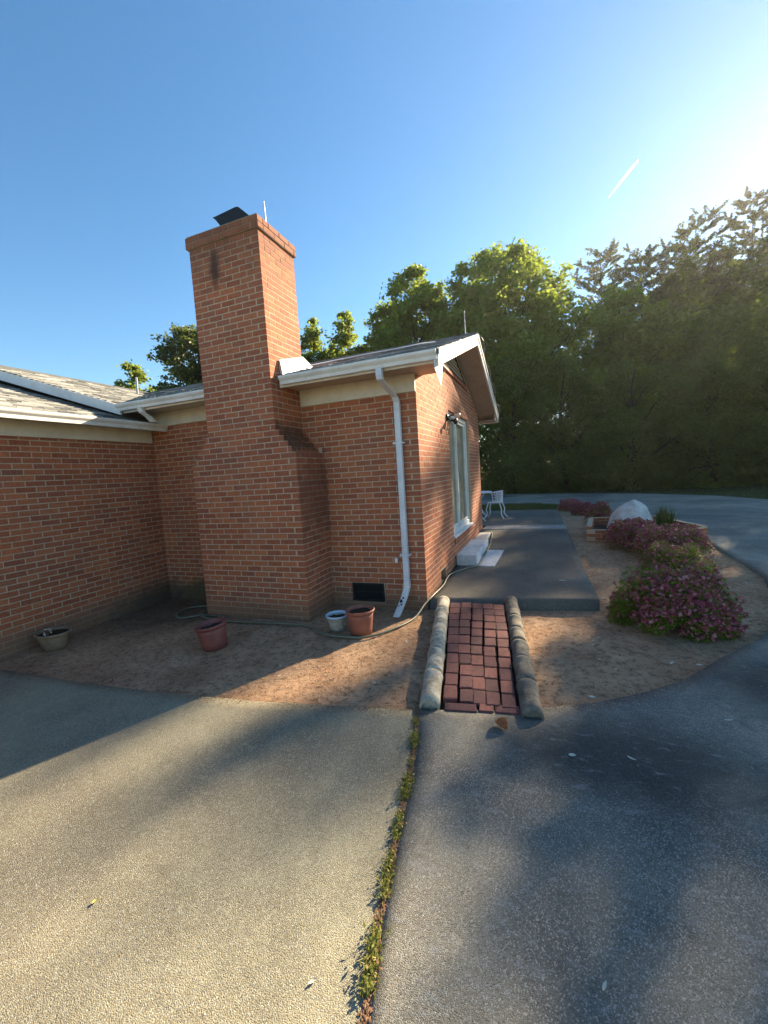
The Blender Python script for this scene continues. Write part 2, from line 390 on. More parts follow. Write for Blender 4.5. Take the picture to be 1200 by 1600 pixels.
co = np.empty(len(o.data.vertices) * 3, np.float32); o.data.vertices.foreach_get('co', co); co = co.reshape(-1, 3)
jy = [p[1] for p in joint][::-1]; jx = [p[0] for p in joint][::-1]
xst = .475 + 1.015 * (-2.12 - co[:, 1]) / 6.88; dlt = np.interp(co[:, 1], jy, jx) - .008 - xst; uu = np.clip((co[:, 0] + 4.2) / (xst + 4.2), 0, 1)
co[:, 0] += dlt * uu ** 6; o.data.vertices.foreach_set('co', co.ravel()); o.data.update()
tag(o, 'worn aggregate concrete slab in front of the house', kind='structure')
m = MB(); vs = []
for x_, y_ in joint: vs += [(x_ - .02, y_, dh(x_, y_) - .009), (x_ + .02, y_, dh(x_, y_) - .009)]
m.add(vs, [(2 * i, 2 * i + 1, 2 * i + 3, 2 * i + 2) for i in range(len(joint) - 1)]); tag(m.build('joint_soil', M['soil']), 'soil packed in the joint between the slabs', kind='structure')
inner = [(1.510, -9), (1.310, -7.0), (1.010, -4.8), (.832, -3.85), (.792, -3.65), (.752, -3.48), (.712, -3.24), (.672, -2.97), (.642, -2.76), (.582, -2.45), (.498, -2.11), (1.16, -1.95), (1.31, -1.87), (1.6, -1.74), (1.9, -1.55), (2.08, -1.41), (2.28, -1.24), (2.66, -.77), (3.12, -.25), (3.36, .17), (3.62, .75),
         (3.82, 1.4), (3.95, 1.84), (3.97, 2.41), (3.96, 3.44), (3.9, 4.75), (3.79, 5.71), (3.58, 6.42), (3.13, 7.93), (2.6, 9.6), (1.57, 10.9), (-.7, 11.3), (-6, 11.6), (-24, 12)]
outer = [(1.9, -9), (2.4, -9), (2.9, -9), (3.4, -9), (3.9, -9), (4.5, -8.8), (5.2, -8.6), (5.8, -8.3), (6.4, -7.9), (7.0, -7.3), (7.6, -6.6), (8.2, -5.6), (8.6, -4.6), (8.9, -3.6), (9.1, -2.6), (9.2, -1.8), (9.25, -1.0), (9.25, 0), (9.2, .9), (9.1, 1.8), (9.0, 2.7),
         (8.9, 3.4), (8.7, 4.2), (8.5, 5.1), (8.3, 6.2), (8.0, 7.4), (7.7, 8.5), (7.25, 9.7), (6.57, 11.83), (4.89, 13.92), (1.65, 16.1), (-1.45, 17.3), (-8, 18.6), (-24, 19)]
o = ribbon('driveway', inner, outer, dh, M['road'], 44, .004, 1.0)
tag(o, 'dark worn driveway curving round the planting bed', kind='structure')

# raised front and rear patio sheets with sides
def patio(name, cn, nu, nv, label):
    """cn: four corners (x,y) front-left, front-right, rear-right, rear-left"""
    c = [Vector((*p, 0)) for p in cn]; vs = []
    for j in range(-1, nv + 2):
        jj = min(nv, max(0, j))
        for i in range(-1, nu + 2):
            ii = min(nu, max(0, i)); p = c[0].lerp(c[1], ii / nu).lerp(c[3].lerp(c[2], ii / nu), jj / nv)
            edge = ii in (0, nu) or jj in (0, nv)
            if edge and nu > 4: p = p + Vector((noise.noise(p * 4) * .012, noise.noise(p * 4 + Vector((5, 5, 5))) * .012, 0))
            out = (i < 0 or i > nu or j < 0 or j > nv)
            vs.append((p.x, p.y, ph(p.x, p.y) - (.16 if out else 0) + (.003 * noise.noise((p.x * 1.5, p.y * 1.5, 2)) if not edge else 0)))
    k = nu + 3; F = np.array([(j * k + i, j * k + i + 1, (j + 1) * k + i + 1, (j + 1) * k + i) for j in range(nv + 2) for i in range(k - 1)])
    o = npmesh(name, np.array(vs), F, M['patio']); return tag(o, label, kind='structure')
patio('patio', [(.004, .05), (1.90, .33), (1.79, 4.80), (.004, 4.93)], 16, 40, 'raised dark patio slab along the gable wall')
patio('rear_patio', [(-5, 5.35), (1.77, 5.38), (1.71, 8.62), (-5, 8.95)], 40, 20, 'dark rear patio slab past the gravel strip')

# ------------------------------------------------------------------ bricks
Z0, CH, BH = -.1508, .0677, .0577
JT, DEP = .0105, .0945
_bm_cache = {}
def brick_mesh(L, D, var):
    key = (round(L, 3), round(D, 3), var)
    if key in _bm_cache: return _bm_cache[key]
    r = random.Random(hash(key) & 0xffff); e = .0022
    x0, x1, y0, y1, z0, z1 = -L / 2, L / 2, 0, D, -BH / 2, BH / 2
    j = lambda a=.0009: (r.random() - .5) * 2 * a
    fr = [(x0 + e + j(), y0, z0 + e + j()), (x1 - e + j(), y0, z0 + e + j()), (x1 - e + j(), y0, z1 - e + j()), (x0 + e + j(), y0, z1 - e + j())]
    md = [(x0, y0 + e, z0), (x1, y0 + e, z0), (x1, y0 + e, z1), (x0, y0 + e, z1)]
    bk = [(x0, y1, z0), (x1, y1, z0), (x1, y1, z1), (x0, y1, z1)]
    vs = fr + md + bk
    fs = [(0, 1, 2, 3)] + [(4 + i, 4 + (i + 1) % 4, (i + 1) % 4, i) for i in range(4)] + [(8 + i, 8 + (i + 1) % 4, 4 + (i + 1) % 4, 4 + i) for i in range(4)] + [(11, 10, 9, 8)]
    me = bpy.data.meshes.new('brick'); me.from_pydata(vs, [], fs); me.materials.append(M['brick']); me.update()
    _bm_cache[key] = me; return me

class Carrier:
    """a wall or chimney that carries bricks; the largest 300 in the picture become objects, the rest one part"""
    def __init__(s, obj, limit=300): s.o = obj; s.b = []; s.limit = limit
    def brick(s, c, n, L, D=DEP):
        s.b.append((Vector(c), Vector(n), L, D))
    def run(s, org, n, k0, k1, iv, anchor, mod, own=(None, None), holes=()):
        """courses k0..k1 on the face with outward normal n; positions run along d = z x n"""
        n = Vector(n); d = Vector((-n.y, n.x, 0)); org = Vector(org); h2 = mod / 2
        for k in range(k0, k1):
            zc = Z0 + k * CH + BH / 2 + .005; r = iv(k)
            if r is None: continue
            a, b = r; A, B = a, b
            if own[0] is not None and not own[0](k): a += h2
            if own[1] is not None and not own[1](k): b -= h2
            spans = [(a, b)]
            for (h0, h1, hz0, hz1) in holes:
                if zc + BH * .35 > hz0 and zc - BH * .35 < hz1:
                    ns = []
                    for (p, q) in spans:
                        if h1 <= p or h0 >= q: ns.append((p, q))
                        else:
                            if h0 > p: ns.append((p, h0))
                            if h1 < q: ns.append((h1 + JT, q))
                    spans = ns
            for (p, q) in spans:
                t = anchor + (k % 2) * h2; t -= math.ceil((t - p) / mod) * mod if t > p else 0
                while t + mod <= p + 1e-6: t += mod
                cuts = []
                while t < q - 1e-6:
                    lo = max(t, p); hi = min(t + mod - JT, q - (0 if abs(q - B) < 1e-6 or q == b else 0))
                    if q - (t + mod) < .022: hi = q if abs(q - (t + mod - JT)) < .022 + JT else hi
                    cuts.append([lo, hi]); t += mod
                    if q - t < .022: break
                if cuts: cuts[-1][1] = min(max(cuts[-1][1], q - JT if (q == b and b != B) else q), q) if q - cuts[-1][1] < .03 else cuts[-1][1]
                if b != B and cuts and q == b and cuts[-1][1] > b - JT: cuts[-1][1] = b - JT
                for lo, hi in cuts:
                    if hi - lo < .016: continue
                    pr = random.uniform(-.0012, .0012)
                    c = org + d * ((lo + hi) / 2) - n * (-pr); c.z = zc + random.uniform(-.0007, .0007)
                    c = org + d * ((lo + hi) / 2) + n * pr; c.z = zc + random.uniform(-.0008, .0008)
                    s.brick(c, n, round(hi - lo, 3))
    def finish(s):
        sc = []
        for i, (c, n, L, D) in enumerate(s.b):
            v = c - CAM_POS; dz = v.dot(cF); fac = -v.normalized().dot(n)
            if dz < .3: sc.append((0, i)); continue
            X = v.dot(cR) / dz; Y = v.dot(cU) / dz
            inn = abs(X) < .96 and abs(Y) < 1.27
            sc.append((L * max(fac, .02) / dz ** 2 if inn else 0, i))
        sc.sort(reverse=True); top = {i for q, i in sc[:s.limit] if q > 0}
        mb = MB()
        for i, (c, n, L, D) in enumerate(s.b):
            d = Vector((-n.y, n.x, 0)); a = random.uniform(-.004, .004)
            Mx = Matrix(((d.x, -n.x, 0, c.x), (d.y, -n.y, 0, c.y), (0, 0, 1, c.z), (0, 0, 0, 1))) @ Matrix.Rotation(a, 4, 'Y')
            me = brick_mesh(L, D, random.randrange(3))
            if i in top:
                o = bpy.data.objects.new('brick', me); o.matrix_basis = Mx; link(o, s.o)
            else:
                mb.add([Mx @ v.co for v in me.vertices], [tuple(p.vertices) for p in me.polygons])
        if mb.v:
            o = mb.build('brick', M['brick'], s.o, fix=False); o['kind'] = 'stuff'

house = empty('brick_house', (0, 0, 0), 'red brick ranch house with tall chimney, grey shingle roofs and white gutters', 'house')
WALL_L = -4.222
ZF = Z0 + 39 * CH                                                   # underside of the frieze board
# mortar bodies
WIN = (1.75, 3.55, .49, 2.50); V1 = (.75, 1.06, -.01, .17); V2 = (4.44, 4.70, .06, .19); V3 = (1.55, 1.62, .30, .42)
FV = (-.993, -.555, -.048, .188)
def apex(y): return 3.60 - abs(y - 2.5) * .33                      # underside of the gable roof
r_ = .0022
m = MB()
m.box((WALL_L, r_, -.45), (FV[0] + .004, .16, ZF + .2)); m.box((FV[1] - .004, r_, -.45), (-r_ - .0, .16, ZF + .2)); m.box((FV[0] + .004, r_, FV[3] - .004), (FV[1] - .004, .16, ZF + .2)); m.box((FV[0] + .004, r_, -.45), (FV[1] - .004, .16, FV[2] + .004)); m.box((FV[0], .1, FV[2]), (FV[1], .158, FV[3]))
wall_front = m.build('front_wall', M['mortar'], house)
# gable wall: polygon with the openings left out, built from strips
m = MB()
def strip(y0, y1, z0, z1=None):
    if z1 is None:
        ycut = [y0] + ([2.5] if y0 < 2.5 < y1 else []) + [y1]
        for a, b in zip(ycut, ycut[1:]): m.prism([(a, z0), (b, z0), (b, apex(b)), (a, apex(a))], -r_ - .15, -r_, 'x')
    else: m.box((-r_ - .15, y0, z0), (-r_, y1, z1))
strip(.16, V1[0], -.45); m.box((-r_ - .15, .006, ZF + .2), (-r_, .16, apex(.006)))
strip(V1[0], V1[1], V1[3]); strip(V1[0], V1[1], -.45, V1[2]); strip(V1[1], WIN[0], -.45)
strip(WIN[0], WIN[1], WIN[3]); strip(WIN[0], WIN[1], -.45, WIN[2]); strip(WIN[1], V2[0], -.45)
strip(V2[0], V2[1], V2[3]); strip(V2[0], V2[1], -.45, V2[2]); strip(V2[1], 5.0, -.45)
wall_gable = m.build('gable_wall', M['mortar'], house)
m = MB(); m.box((WALL_L - .15, -8, -.5), (WALL_L - r_, .16, 2.26)); wall_left = m.build('wing_wall', M['mortar'], house)
m = MB(); m.box((WALL_L, 4.85, -.4), (-.16, 5.0, 2.7)); m.box((-12, 5.0, -.4), (WALL_L, 5.15, 2.7)); m.box((-12, -8, -.4), (-11.85, 5, 2.4)); m.build('rear_wall', M['brick'], house)
m = MB(); m.box((-.3, .5, -.1), (-.2, 4.9, .3)); m.build('crawl_space', M['dark'], house)

# chimney body
BX0, BX1, SX0, SX1, CY = -2.864, -1.289, -2.552, -1.545, -.614
KS = 30                                                             # first shoulder course
def xr(k): return BX1 if k < KS else max(SX1, BX1 - (k - KS + 1) * .0512)
def xl(k): return BX0 if k < KS - 1 else min(SX0, BX0 + (k - KS + 2) * .052)
m = MB(); m.box((BX0 + r_, CY + r_, -.45), (BX1 - r_, 0, Z0 + (KS - 1) * CH))
for k in range(KS - 1, KS + 6): m.box((xl(k) + r_, CY + r_, Z0 + k * CH), (xr(k) - r_, r_ + .002, Z0 + (k + 1) * CH))
m.box((SX0 + r_, CY + r_, Z0 + (KS + 6) * CH), (SX1 - r_, .10 - r_, Z0 + 67 * CH))
m.box((SX0 - .02, CY - .02, Z0 + 67 * CH), (SX1 + .02, .12, Z0 + 69 * CH - .002))
chim = m.build('chimney', M['mortar'], house)

cw = Carrier(wall_front)
e_ = lambda k: k % 2 == 0
o_ = lambda k: k % 2 == 1
cw.run((-1.289, 0, 0), (0, -1, 0), -1, 39, lambda k: (0, 1.289) if k <= KS else (xr(k) + 1.289, 1.289), -.0603, .2092, (None, o_), [(FV[0] + 1.289, FV[1] + 1.289, FV[2], FV[3])])
cw.run((WALL_L, 0, 0), (0, -1, 0), -2, 39, lambda k: (0, xl(k) - WALL_L + .01), .05, .21)
cw.finish()
cg = Carrier(wall_gable)
def ivg(k):
    zt = Z0 + (k + 1) * CH
    if zt < apex(0) - .02: return (0, 5.0)
    hw = (3.58 - zt) / .33
    return (2.5 - hw, 2.5 + hw) if hw > .3 else None
cg.run((0, 0, 0), (1, 0, 0), -1, 55, ivg, 0, .20833, (lambda k: k >= 39 or k % 2 == 0, None), [(WIN[0], WIN[1], WIN[2], WIN[3]), (V1[0], V1[1], V1[2], V1[3]), (V2[0], V2[1], V2[2], V2[3]), (1.45, 3.55, 3.14, 3.5)])
cg.finish()
cl = Carrier(wall_left)
cl.run((WALL_L, -8, 0), (1, 0, 0), -3, 36, lambda k: (0, 8.0), .07, .2095)
cl.finish()
cc = Carrier(chim)
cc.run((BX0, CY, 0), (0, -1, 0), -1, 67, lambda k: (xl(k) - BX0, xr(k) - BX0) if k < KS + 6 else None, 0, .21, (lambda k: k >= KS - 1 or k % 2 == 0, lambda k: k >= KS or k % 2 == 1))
cc.run((SX0, CY, 0), (0, -1, 0), KS + 6, 67, lambda k: (0, SX1 - SX0), 0, (SX1 - SX0 + JT) / 5, (e_, e_))
cc.run((BX1, CY, 0), (1, 0, 0), -1, KS, lambda k: (0, -CY), 0, .21, (e_, None))
for k in range(KS, KS + 6): cc.run((xr(k), CY, 0), (1, 0, 0), k, k + 1, lambda k: (DEP + JT, -CY), 0, .21)
cc.run((SX1, CY, 0), (1, 0, 0), KS + 6, 67, lambda k: (0, .714), 0, .206, (o_, None))
cc.run((BX0, 0, 0), (-1, 0, 0), -1, KS - 1, lambda k: (0, -CY), 0, .21, (None, o_))
for k in range(KS - 1, KS + 6): cc.run((xl(k), 0, 0), (-1, 0, 0), k, k + 1, lambda k: (0, -CY - DEP - JT), 0, .21)
cc.run((SX0, .1, 0), (-1, 0, 0), KS + 6, 67, lambda k: (0, .714), 0, .206, (None, o_))
cc.run((SX1, .1, 0), (0, 1, 0), KS + 12, 67, lambda k: (.105, SX1 - SX0 - .105), 0, .206)
q = .025
cc.run((SX0 - q, CY - q, 0), (0, -1, 0), 67, 69, lambda k: (0, SX1 - SX0 + 2 * q), 0, .2135, (e_, e_))
cc.run((SX1 + q, CY - q, 0), (1, 0, 0), 67, 69, lambda k: (0, .764), 0, .206, (o_, None))
cc.run((SX0 - q, .125, 0), (-1, 0, 0), 67, 69, lambda k: (0, .764), 0, .206, (None, o_))
cc.finish()
# things on the chimney
zt = Z0 + 69 * CH
m = MB(); m.box((SX0 - .01, CY - .012, zt - .004), (SX1 + .01, .105, zt + .012)); m.build('mortar_crown', M['mortar'], chim)
m = MB(); m.box((-2.12, -.42, zt), (-1.88, -.18, zt + .10)); m.build('flue', M['tanpot'], chim)
m = MB()
m.prism([(-2.20, zt + .175), (-2.17, zt + .155), (-2.10, zt + .06), (-1.72, zt + .06), (-1.70, zt + .08), (-1.82, zt + .192), (-1.86, zt + .202)], -.56, -.06, 'y')
for x_, y_ in ((-2.05, -.35), (-1.95, -.25)): m.tube([(x_, y_, zt + .02), (x_, y_, zt + .12)], .02)
m.build('chimney_hood', M['darkmetal'], chim)
m = MB(); m.tube([(-1.60, -.36, zt), (-1.605, -.36, zt + .3)], [.008, .005], 6); m.tube([(-1.575, -.36, zt - .35), (-1.60, -.36, zt + .02)], .004, 5)
m.build('lightning_rod', M['steel'], chim)
# flashing against the stack
m = MB(); xf = SX1 + .008
m.add([(xf, -.43, 2.83), (xf, .102, 2.98), (xf, .102, 3.145), (xf, -.43, 2.985), (xf + .012, -.43, 2.99), (xf + .012, .102, 3.15), (xf + .055, -.45, 2.80), (xf + .13, .16, 3.0)],
      [(0, 1, 2, 3), (3, 2, 5, 4), (4, 5, 7, 6), (0, 3, 4, 6), (1, 7, 5, 2), (0, 6, 7, 1)])
m.build('chimney_flashing', M['flash'], house)

# ------------------------------------------------------------------ roofs
PM = .33
def zfront(y): return 2.775 + PM * (y + .5)
XL_R, ZL_R = -7.62, 3.90                                            # left wing ridge
SL = (ZL_R - 2.77) / (-4.2 - XL_R)
roofs = MB(); T = .05
ydeep = 2.5; zr = zfront(2.5)
def slab_poly(mb, top, t=.045):
    n = len(top); dn = [(x, y, z - t) for x, y, z in top]
    mb.add(list(top) + dn, [tuple(range(n)), tuple(range(2 * n - 1, n - 1, -1))] + [(i, i + n, (i + 1) % n + n, (i + 1) % n) for i in range(n)])
XE = .40
vy = (zr - 2.77) / SL
slab_poly(roofs, [(-4.2, -.5, 2.775), (XE, -.5, 2.775), (XE, 2.5, zr), (-4.2 - vy, 2.5, zr)])
slab_poly(roofs, [(XE, 2.5, zr), (XE, 5.5, 2.775), (-11, 5.5, 2.775), (-11, 2.5, zr)])
roof_main = roofs.build('main_roof', M['shingle'], house)
m = MB(); slab_poly(m, [(-4.2, -.5, 2.77), (-4.2 - vy, 2.5, zr), (-7.62, 2.9, ZL_R), (XL_R, -.5, ZL_R)]); slab_poly(m, [(XL_R, -.5, ZL_R), (XL_R, 2.9, ZL_R), (-11.5, 2.9, 2.7), (-11.5, -.5, 2.7)])
roof_wing = m.build('wing_roof', M['shingle'], house)
m = MB(); slab_poly(m, [(-3.95, -8.4, 2.515), (-3.95, -.02, 2.515), (-4.22, -.02, 2.60), (-4.22, -.44, 2.60), (-7.6, -.44, 2.515 + 3.65 * .31), (-7.6, -8.4, 2.515 + 3.65 * .31)])
slab_poly(m, [(-7.6, -8.4, 3.6465), (-7.6, -.44, 3.6465), (-11.5, -.44, 2.44), (-11.5, -8.4, 2.44)])
roof_low = m.build('lower_roof', M['shingle'], house)

_sh = {}
def shingle_mesh(L, var):
    key = (round(L, 2), var)
    if key not in _sh:
        r = random.Random(var * 31 + int(L * 100)); t = .011 + r.random() * .006
        vs = [(-L / 2, -.01, 0), (L / 2, -.01, 0), (L / 2, .155, 0), (-L / 2, .155, 0), (-L / 2, 0 + r.uniform(-.006, .006), t), (L / 2, r.uniform(-.006, .006), t), (L / 2, .155, t * .2), (-L / 2, .155, t * .2)]
        me = bpy.data.meshes.new('shingle'); me.from_pydata(vs, [], [(4, 5, 6, 7), (0, 1, 5, 4), (1, 2, 6, 5), (3, 0, 4, 7)]); me.materials.append(M['shingle']); me.update(); _sh[key] = me
    return _sh[key]
def shingles(parent, org, ux, uy, length, depth, clip=None, limit=300):
    """courses laid on a slope: ux along the eave, uy up the slope"""
    ux = Vector(ux).normalized(); uy = Vector(uy).normalized(); nz = ux.cross(uy).normalized(); org = Vector(org)
    lst = []; ex = .138; row = 0; v = -.015
    while v < depth:
        u = -random.uniform(0, .3)
        while u < length:
            L = random.choice((.15, .2, .2, .26, .31)); a = max(u, 0); b = min(u + L - .004, length)
            if b - a > .04:
                p = org + ux * ((a + b) / 2) + uy * v
                if clip is None or clip(p): lst.append((p, round(b - a, 2), row))
            u += L
        v += ex; row += 1
    sc = []
    for i, (p, L, rw) in enumerate(lst):
        q = p - CAM_POS; dz = q.dot(cF)
        ok = dz > .3 and abs(q.dot(cR) / dz) < .96 and -q.normalized().dot(nz) > -.02
        sc.append((L * max(.01, -q.normalized().dot(nz)) / dz ** 2 if ok else 0, i))
    sc.sort(reverse=True); top = {i for s_, i in sc[:limit] if s_ > 0}; mb = MB()
    tilt = Matrix.Rotation(0.03, 4, 'X')
    for i, (p, L, rw) in enumerate(lst):
        Mx = Matrix(((ux.x, uy.x, nz.x, p.x), (ux.y, uy.y, nz.y, p.y), (ux.z, uy.z, nz.z, p.z), (0, 0, 0, 1))) @ Matrix.Translation((0, 0, .004 + random.uniform(0, .003))) @ Matrix.Rotation(-.035, 4, 'X')
        me = shingle_mesh(L, random.randrange(3))
        if i in top:
            o = bpy.data.objects.new('shingle', me); o.matrix_basis = Mx; link(o, parent)
        else: mb.add([Mx @ v.co for v in me.vertices], [tuple(q.vertices) for q in me.polygons])
    if mb.v:
        o = mb.build('shingle', M['shingle'], parent, fix=False); o['kind'] = 'stuff'
cp = lambda p: not (SX0 - .02 < p.x < SX1 + .02 and p.y < .12) and p.x > -4.2 - (p.z - 2.77) / SL + .02
shingles(roof_main, (-7.3, -.5, 2.775), (1, 0, 0), (0, 1, PM), 7.3 + XE, 3.16, cp)
shingles(roof_wing, (-4.2, -.5, 2.77), (0, 1, 0), (-1, 0, SL), 3.1, 3.6, lambda p: p.z > zfront(p.y) - .02)
shingles(roof_low, (-3.95, -8.4, 2.515), (0, 1, 0), (-1, 0, .31), 7.96, 3.8, lambda p: True)

# boards, gutters, soffits
def board(name, a, b, mat_, e=.003): return MB().bbox(a, b, e).build(name, mat_, house)
board('frieze_board', (SX1 + .004, -.030, ZF), (-.001, .0035, ZF + .205), M['cream'])
board('frieze_board', (WALL_L + .002, -.028, ZF), (SX0 - .004, .0035, ZF + .205), M['cream'])
board('frieze_board', (WALL_L - .003, -8, 2.255), (WALL_L + .028, -.032, 2.44), M['cream'])
board('soffit', (SX1 + .004, -.44, ZF + .206), (.365, .16, ZF + .222), M['soffit'])
board('soffit', (WALL_L - .02, -.44, ZF + .206), (SX0 - .004, .16, ZF + .222), M['cream'])
board('soffit', (WALL_L, -8, 2.442), (WALL_L + .25, -.033, 2.456), M['cream'])
board('fascia', (SX1 + .012, -.468, 2.655), (.365, -.442, 2.772), M['white'])
board('fascia', (-4.2, -.468, 2.655), (SX0 - .004, -.442, 2.772), M['white'])
board('fascia', (WALL_L + .25, -8, 2.42), (WALL_L + .272, -.033, 2.505), M['cream'])
def gutter(a, b, out, name='gutter', hgt=.092, dep=.10):
    """K-style gutter profile swept from a to b; out = outward direction"""
    a, b, out = Vector(a), Vector(b), Vector(out)
    prof = [(0, .0), (0, -hgt), (dep * .62, -hgt), (dep * .70, -hgt * .62), (dep * .93, -hgt * .35), (dep, -hgt * .2), (dep, .0), (dep - .012, .0), (dep - .012, -.008), (dep - .006, -.010), (dep - .008, -hgt * .22), (dep * .64, -hgt * .62), (dep * .58, -hgt + .006), (.004, -hgt + .006), (.004, 0)]
    m = MB(); n = len(prof); segs = 14; vs = []
    for i in range(segs + 1):
        p = a.lerp(b, i / segs); sag = .004 * noise.noise((i * .7, a.x, a.y))
        vs += [p + out * u + Vector((0, 0, z + sag)) for u, z in prof]
    m.add(vs, [(i * n + j, i * n + (j + 1) % n, (i + 1) * n + (j + 1) % n, (i + 1) * n + j) for i in range(segs) for j in range(n)])
    m.add(vs[:n], [(0, 1, 13, 14), (1, 2, 12, 13), (2, 3, 11, 12), (3, 4, 5, 10, 11), (5, 6, 7, 8, 9, 10)]); m.add(vs[-n:], [(0, 1, 13, 14), (1, 2, 12, 13), (2, 3, 11, 12), (3, 4, 5, 10, 11), (5, 6, 7, 8, 9, 10)])
    for i in range(1, 4):
        p = a.lerp(b, i / 4); t = (b - a).normalized() * .012
        q = [p + out * 0 + t, p + out * dep + t, p + out * dep - t, p - t]
        m.add([v + Vector((0, 0, .002)) for v in q] + [v + Vector((0, 0, -.004)) for v in q], [(0, 1, 2, 3), (4, 5, 6, 7), (1, 2, 6, 5)])
    return m.build(name, M['white'], house)
gutter((-1.475, -.469, 2.765), (.392, -.469, 2.765), (0, -1, 0))
gutter((-4.21, -.469, 2.775), (SX0 - .006, -.469, 2.765), (0, -1, 0))
gutter((-3.945, -8, 2.512), (-3.945, -.02, 2.505), (1, 0, 0), dep=.095, hgt=.10)
# left gable rake above the lower roof
m = MB()
m.prism([(-4.17, 2.63), (-4.17, 2.765), (XL_R, ZL_R - .005), (XL_R, ZL_R - .16)], -.528, -.50, 'y'); m.prism([(XL_R, ZL_R - .16), (XL_R, ZL_R - .005), (-11.5, 2.69), (-11.5, 2.55)], -.528, -.50, 'y')
m.build('rake_board', M['white'], house)
# gable overhang at the right end
def slope_strip(name, x0, x1, dz0, dz1, ya, yb, mat_):
    m = MB()
    for s_ in ((ya, 2.5), (2.5, yb)):
        f = lambda y: zr - abs(y - 2.5) * PM
        vs = [(x, y, f(y) + d) for d in (dz0, dz1) for x, y in ((x0, s_[0]), (x1, s_[0]), (x1, s_[1]), (x0, s_[1]))]
        m.add(vs, [(0, 3, 2, 1), (4, 5, 6, 7), (0, 1, 5, 4), (1, 2, 6, 5), (2, 3, 7, 6), (3, 0, 4, 7)])
    return m.build(name, mat_, house)
slope_strip('rake_board', .372, .402, -.165, -.002, -.5, 5.5, M['white'])
slope_strip('rake_trim', .403, .417, -.05, .006, -.51, 5.51, M['white'])
slope_strip('rake_soffit', .002, .371, -.152, -.138, -.03, 5.45, M['soffit'])
m = MB(); m.prism([(-.56, 2.66), (-.56, 2.58), (-.30, 2.44), (-.16, 2.72), (-.44, 2.76)], .366, .3715, 'x'); m.build('eave_return', M['white'], house)
m = MB(); m.box((.004, 5.06, 2.62), (.37, 5.46, 2.635)); m.box((.346, 5.06, 2.636), (.3705, 5.46, 2.80)); m.build('eave_return', M['soffit'], house)
m = MB(); m.box((.004, 5.47, 2.60), (.40, 5.49, 2.775)); m.build('fascia', M['white'], house)
# gable louvre vent
gv = MB(); gv.prism([(1.50, 3.135), (3.50, 3.135), (3.44, 3.165), (1.56, 3.165)], -.02, .022, 'x')
gv.prism([(1.50, 3.135), (1.56, 3.165), (2.5, 3.455), (2.5, 3.475)], -.02, .018, 'x'); gv.prism([(3.50, 3.135), (3.44, 3.165), (2.5, 3.455), (2.5, 3.475)], -.02, .018, 'x')
gvo = gv.build('gable_vent', M['dark'], house)
for i in range(5):
    z = 3.175 + i * .056; hw = (3.46 - z) / .33
    if hw < .1: break
    MB().add([(.012, 2.5 - hw, z), (.012, 2.5 + hw, z), (-.05, 2.5 + hw, z + .05), (-.05, 2.5 - hw, z + .05), (.012, 2.5 - hw, z + .008), (.012, 2.5 + hw, z + .008), (-.05, 2.5 + hw, z + .058), (-.05, 2.5 - hw, z + .058)],
             [(0, 1, 2, 3), (4, 5, 6, 7), (0, 1, 5, 4), (1, 2, 6, 5), (2, 3, 7, 6), (3, 0, 4, 7)]).build('slat', M['dark'], gvo)
m = MB()
for i in range(20): m.bbox((-.05, 1.42 + i * .108, 3.07), (.03, 1.42 + i * .108 + .098, 3.128), .003)
o = m.build('vent_sill', M['brick'], house)

# window in the gable wall
wf = MB(); y0, y1, z0, z1 = WIN
def fr(mb, x0, x1, y0, y1, z0, z1, t):
    mb.bbox((x0, y0, z0), (x1, y0 + t, z1), .003); mb.bbox((x0, y1 - t, z0), (x1, y1, z1), .003)
    mb.bbox((x0, y0 + t, z1 - t), (x1, y1 - t, z1), .003); mb.bbox((x0, y0 + t, z0), (x1, y1 - t, z0 + t), .003)
win = MB(); fr(win, -.13, -.045, y0 + .003, y1 - .003, z0 + .003, z1 - .003, .075)
wino = win.build('window', M['white'], house)
m = MB(); fr(m, -.125, -.085, y0 + .080, 2.66, z0 + .08, z1 - .08, .05); m.build('sash', M['white'], wino)
m = MB(); fr(m, -.105, -.065, 2.63, y1 - .080, z0 + .081, z1 - .081, .05); m.build('sash', M['white'], wino)
k = N('window_glass', .03, .5); k.b.inputs['Base Color'].default_value = (.02, .03, .03, 1)
lw = k.n('ShaderNodeFresnel'); lw.inputs[0].default_value = 1.5; tb = k.n('ShaderNodeBsdfTransparent'); tb.inputs[0].default_value = (.95, .95, .93, 1); gb = k.n('ShaderNodeBsdfGlossy'); gb.inputs['Roughness'].default_value = .02
mx = k.n('ShaderNodeMixShader'); k.l(k.math('MULTIPLY', lw.outputs[0], .35), mx.inputs[0]); k.l(tb.outputs[0], mx.inputs[1]); k.l(gb.outputs[0], mx.inputs[2]); k.l(mx.outputs[0], k.t.nodes['Material Output'].inputs[0])
M['glass'] = k.m
MB().box((-.112, y0 + .13, z0 + .13), (-.106, 2.61, z1 - .13)).build('pane', M['glass'], wino)
MB().box((-.092, 2.68, z0 + .13), (-.086, y1 - .13, z1 - .13)).build('pane', M['glass'], wino)
m = MB(); vs = []; nC = 60
for i in range(nC + 1):
    y = y0 + .05 + (y1 - y0 - .1) * i / nC; x = -.128 + .006 * math.sin(i * 1.5) + .003 * math.sin(i * 3.7); vs += [(x, y, z0), (x, y, z1)]
m.add(vs, [(2 * i, 2 * i + 2, 2 * i + 3, 2 * i + 1) for i in range(nC)], True)
m.build('curtain', mat_plain('beige_curtain', (.78, .68, .50), .9, .1, 0, .3, 4, .1), wino)
MB().bbox((-.05, y0 + .004, z0 - .035), (.022, y1 - .004, z0 + .001), .004).build('sill', M['conc_w'], wino)
m = MB()
